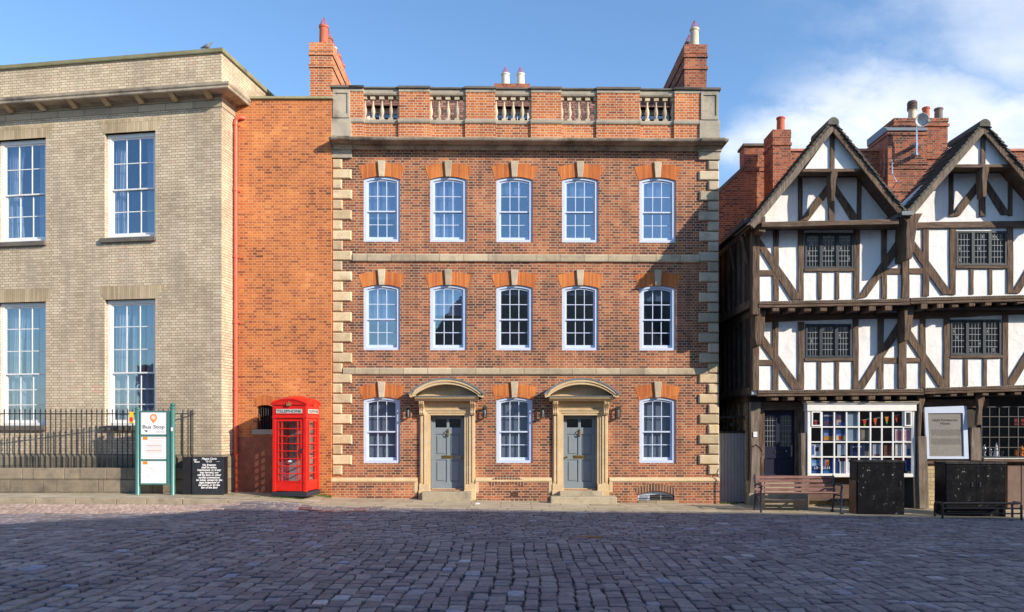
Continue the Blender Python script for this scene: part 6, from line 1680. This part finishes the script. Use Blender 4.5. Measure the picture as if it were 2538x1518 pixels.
e, w_, h_ = cabinet('utility_cabinet', 'plain scuffed black cabinet between the wooden bench and the oak post', 2123, 2243, 1142, 1279.5, -1.85, .42, 1)
b = MB(); b.box(-w_/2-.004, -w_/2+.010, .03, .40, .02, h_*.64); b.build('side_patch', paint('brown side patch', BR(.20,.12,.07), .7, .2), e)  # lower part of the left side coloured brown
e, w_, h_ = cabinet('utility_cabinet', 'wide black double door cabinet behind the low black tubular bench', 2343, 2495, 1145.5, 1283, -1.85, .50, 2)
# low tubular bench
x0, z1 = place(*Z3(1803, 912), -2.12); x1, _ = place(*Z3(2420, 912), -2.12); gz3 = gs(11.2, -2.3)
mbn = thing('metal_bench', 'low black tubular metal bench in front of the wide cabinet', 'bench', ((x0+x1)/2, -2.12, gz3), 0)
hw = (x1-x0)/2; hz_ = z1-gz3
for s in (-1, 1):
    b = MB(); b.tube([(s*hw, -.18, -.02), (s*hw, -.18, hz_-.04), (s*hw, -.15, hz_), (s*hw, .1, hz_), (s*hw, .14, hz_-.04), (s*hw, .14, -.02)], .026, 8); b.build('leg', M['iron'], mbn, smooth=True)
for k, (y, z) in enumerate(((-.16, hz_), (-.06, hz_-.02), (.04, hz_-.02), (-.165, hz_-.12), (-.165, hz_-.24))):
    b = MB(); b.tube([(-hw, y, z), (hw, y, z)], .024 if k < 3 else .018, 8); b.build('bar', M['iron'], mbn, smooth=True)

# ================================================================== SMALL THINGS ON THE GROUND
def weeds(name, label, cx_, cy_, w_, d_, n, seed, h=.07):
    r_ = random.Random(seed); b = MB()
    for k in range(n):
        x = cx_+r_.uniform(-w_, w_); y = cy_+r_.uniform(-d_, d_); z = gp(x); a_ = r_.uniform(0, 6.28); l = r_.uniform(.5, 1)*h
        dx_, dy_ = math.cos(a_)*l*.6, math.sin(a_)*l*.6; s = .006
        b.add([(x-s*math.sin(a_), y+s*math.cos(a_), z-.005), (x+s*math.sin(a_), y-s*math.cos(a_), z-.005), (x+dx_*.5, y+dy_*.5, z+l*.8), (x+dx_, y+dy_, z+l)], [(0, 1, 2), (0, 2, 3)])
    o = b.build(name, M['weed'], None, weld=False, fixn=False); tag(o, label, 'weeds', None, 'stuff'); return o
M['weed'] = paint('green weeds', BR(.10,.16,.03), .8, .4)
weeds('weeds', 'green weeds at the foot of the wall beside the kiosk', -4.95, -.3, .35, .16, 260, 1); weeds('weeds', 'sparse green weeds in front of the kiosk plinth', -5.6, -1.4, .6, .05, 160, 2, .04); weeds('weeds', 'tuft of grass in front of the grey passage gate', 5.6, .15, .3, .12, 160, 3, .06); weeds('weeds', 'thin weeds between the lettered cabinet and the downpipe', -7.2, -1.15, .5, .06, 90, 4, .04); weeds('weeds', 'few weeds along the foot of the house wall left of the first door', -2.0, -.12, 1.2, .04, 60, 5, .03); weeds('weeds', 'few weeds along the house wall by the right door step', 2.3, -.12, 2.2, .04, 110, 6, .03)
def chalk():
    b = MB(); r_ = random.Random(3); f = Frame(0, -3.0, 0, 0)
    def P(px, py):
        d_ = 1.84*FP/(py-HZ); return ((px-CX)*d_/FP, -20+d_)
    for pts in ([(736, 1264), (775, 1266), (800, 1269), (822, 1270)], [(740, 1267), (790, 1272), (812, 1268)], [(822, 1270), (838, 1264)], [(850, 1268), (905, 1268), (905, 1262), (870, 1261)]):
        w3 = [P(*p) for p in pts]
        for (a, c2) in zip(w3, w3[1:]):
            d_ = Vector((c2[0]-a[0], c2[1]-a[1])); n_ = Vector((-d_.y, d_.x)).normalized()*.02
            q = [(a[0]+n_.x, a[1]+n_.y), (c2[0]+n_.x, c2[1]+n_.y), (c2[0]-n_.x, c2[1]-n_.y), (a[0]-n_.x, a[1]-n_.y)]
            b.plan(q, gs(a[0], a[1])-.02, gs(a[0], a[1])+.011)
    return b
# utility marks sprayed on the setts
o = chalk().build('spray_mark', flat('red spray paint', BR(.34,.15,.13), .9), None); tag(o, 'faded red sprayed lines on the setts in front of the kiosk', 'paint mark')
x = 2.9*(1458-1269)/278; d_ = 1.93*FP/(1331-HZ); mx_ = (1457-CX)*d_/FP; my_ = -20+d_
b = MB(); b.box(-.26, .26, -.10, .10, -.03, .004); o = b.build('access_cover', paint('rusty iron', BR(.26,.12,.05), .8, .3), None); o.location = (mx_, my_, gs(mx_, my_)); tag(o, 'small rusty access cover set among the dark setts', 'access cover')
d_ = 1.88*FP/(1251-HZ); lx_, ly_ = (1183-CX)*d_/FP, -20+d_
b = MB(); b.add([(-.07,-.03,.0),(.05,-.04,.004),(.07,.03,.02),(-.03,.05,.03),(0,0,.035)], [(0,1,4),(1,2,4),(2,3,4),(3,0,4)]); o = b.build('litter', M['paper'], None, fixn=False); o.location = (lx_, ly_, gp(lx_)+.003); tag(o, 'crumpled scrap of white paper lying on the pavement', 'litter')

# ================================================================== BUILDINGS ACROSS THE SQUARE (behind the viewer, seen in the window glass)
def opposite(name, label, pts, y0, y1, m, wins):
    e = thing(name, label, 'building', (pts[0][0], y0, 0), 0); ox = pts[0][0]
    b = MB(); b.poly([(x-ox, z) for x, z in pts], y1-y0, 0); b.build('wall', m, e)
    b = MB()
    for x, z in wins: b.box(x-ox, x-ox+1.0, -.0, .04, z, z+1.8)
    if wins: b.build('window', M['slate'], e).data
    return e
M['opp'] = stone_mat('far stone', BR(.25,.22,.18), BR(.33,.29,.23), rnd=0, sc=.6)
opposite('opposite_building', 'long stone building across the square behind the viewer', [(9.4, -1), (62, -1), (62, 15.5), (36, 15.9), (26.7, 15.4), (22.8, 14.8), (19.7, 14.2), (14.8, 12.7), (9.4, 12.2)], -22, -34, M['opp'], [])
opposite('opposite_house', 'gabled brick house across the square behind the viewer', [(-4.4, -1), (9.3, -1), (9.3, 6.0), (7.0, 9.6), (5.0, 10.9), (-1.2, 10.4), (-4.4, 6.2)], -22.2, -33, M['opp'], [])
opposite('opposite_cottage', 'low brick house across the square behind the viewer', [(-32, -1), (-4.6, -1), (-4.6, 5.4), (-15, 6.2), (-32, 5.8)], -24, -33, M['brick_red'], [])
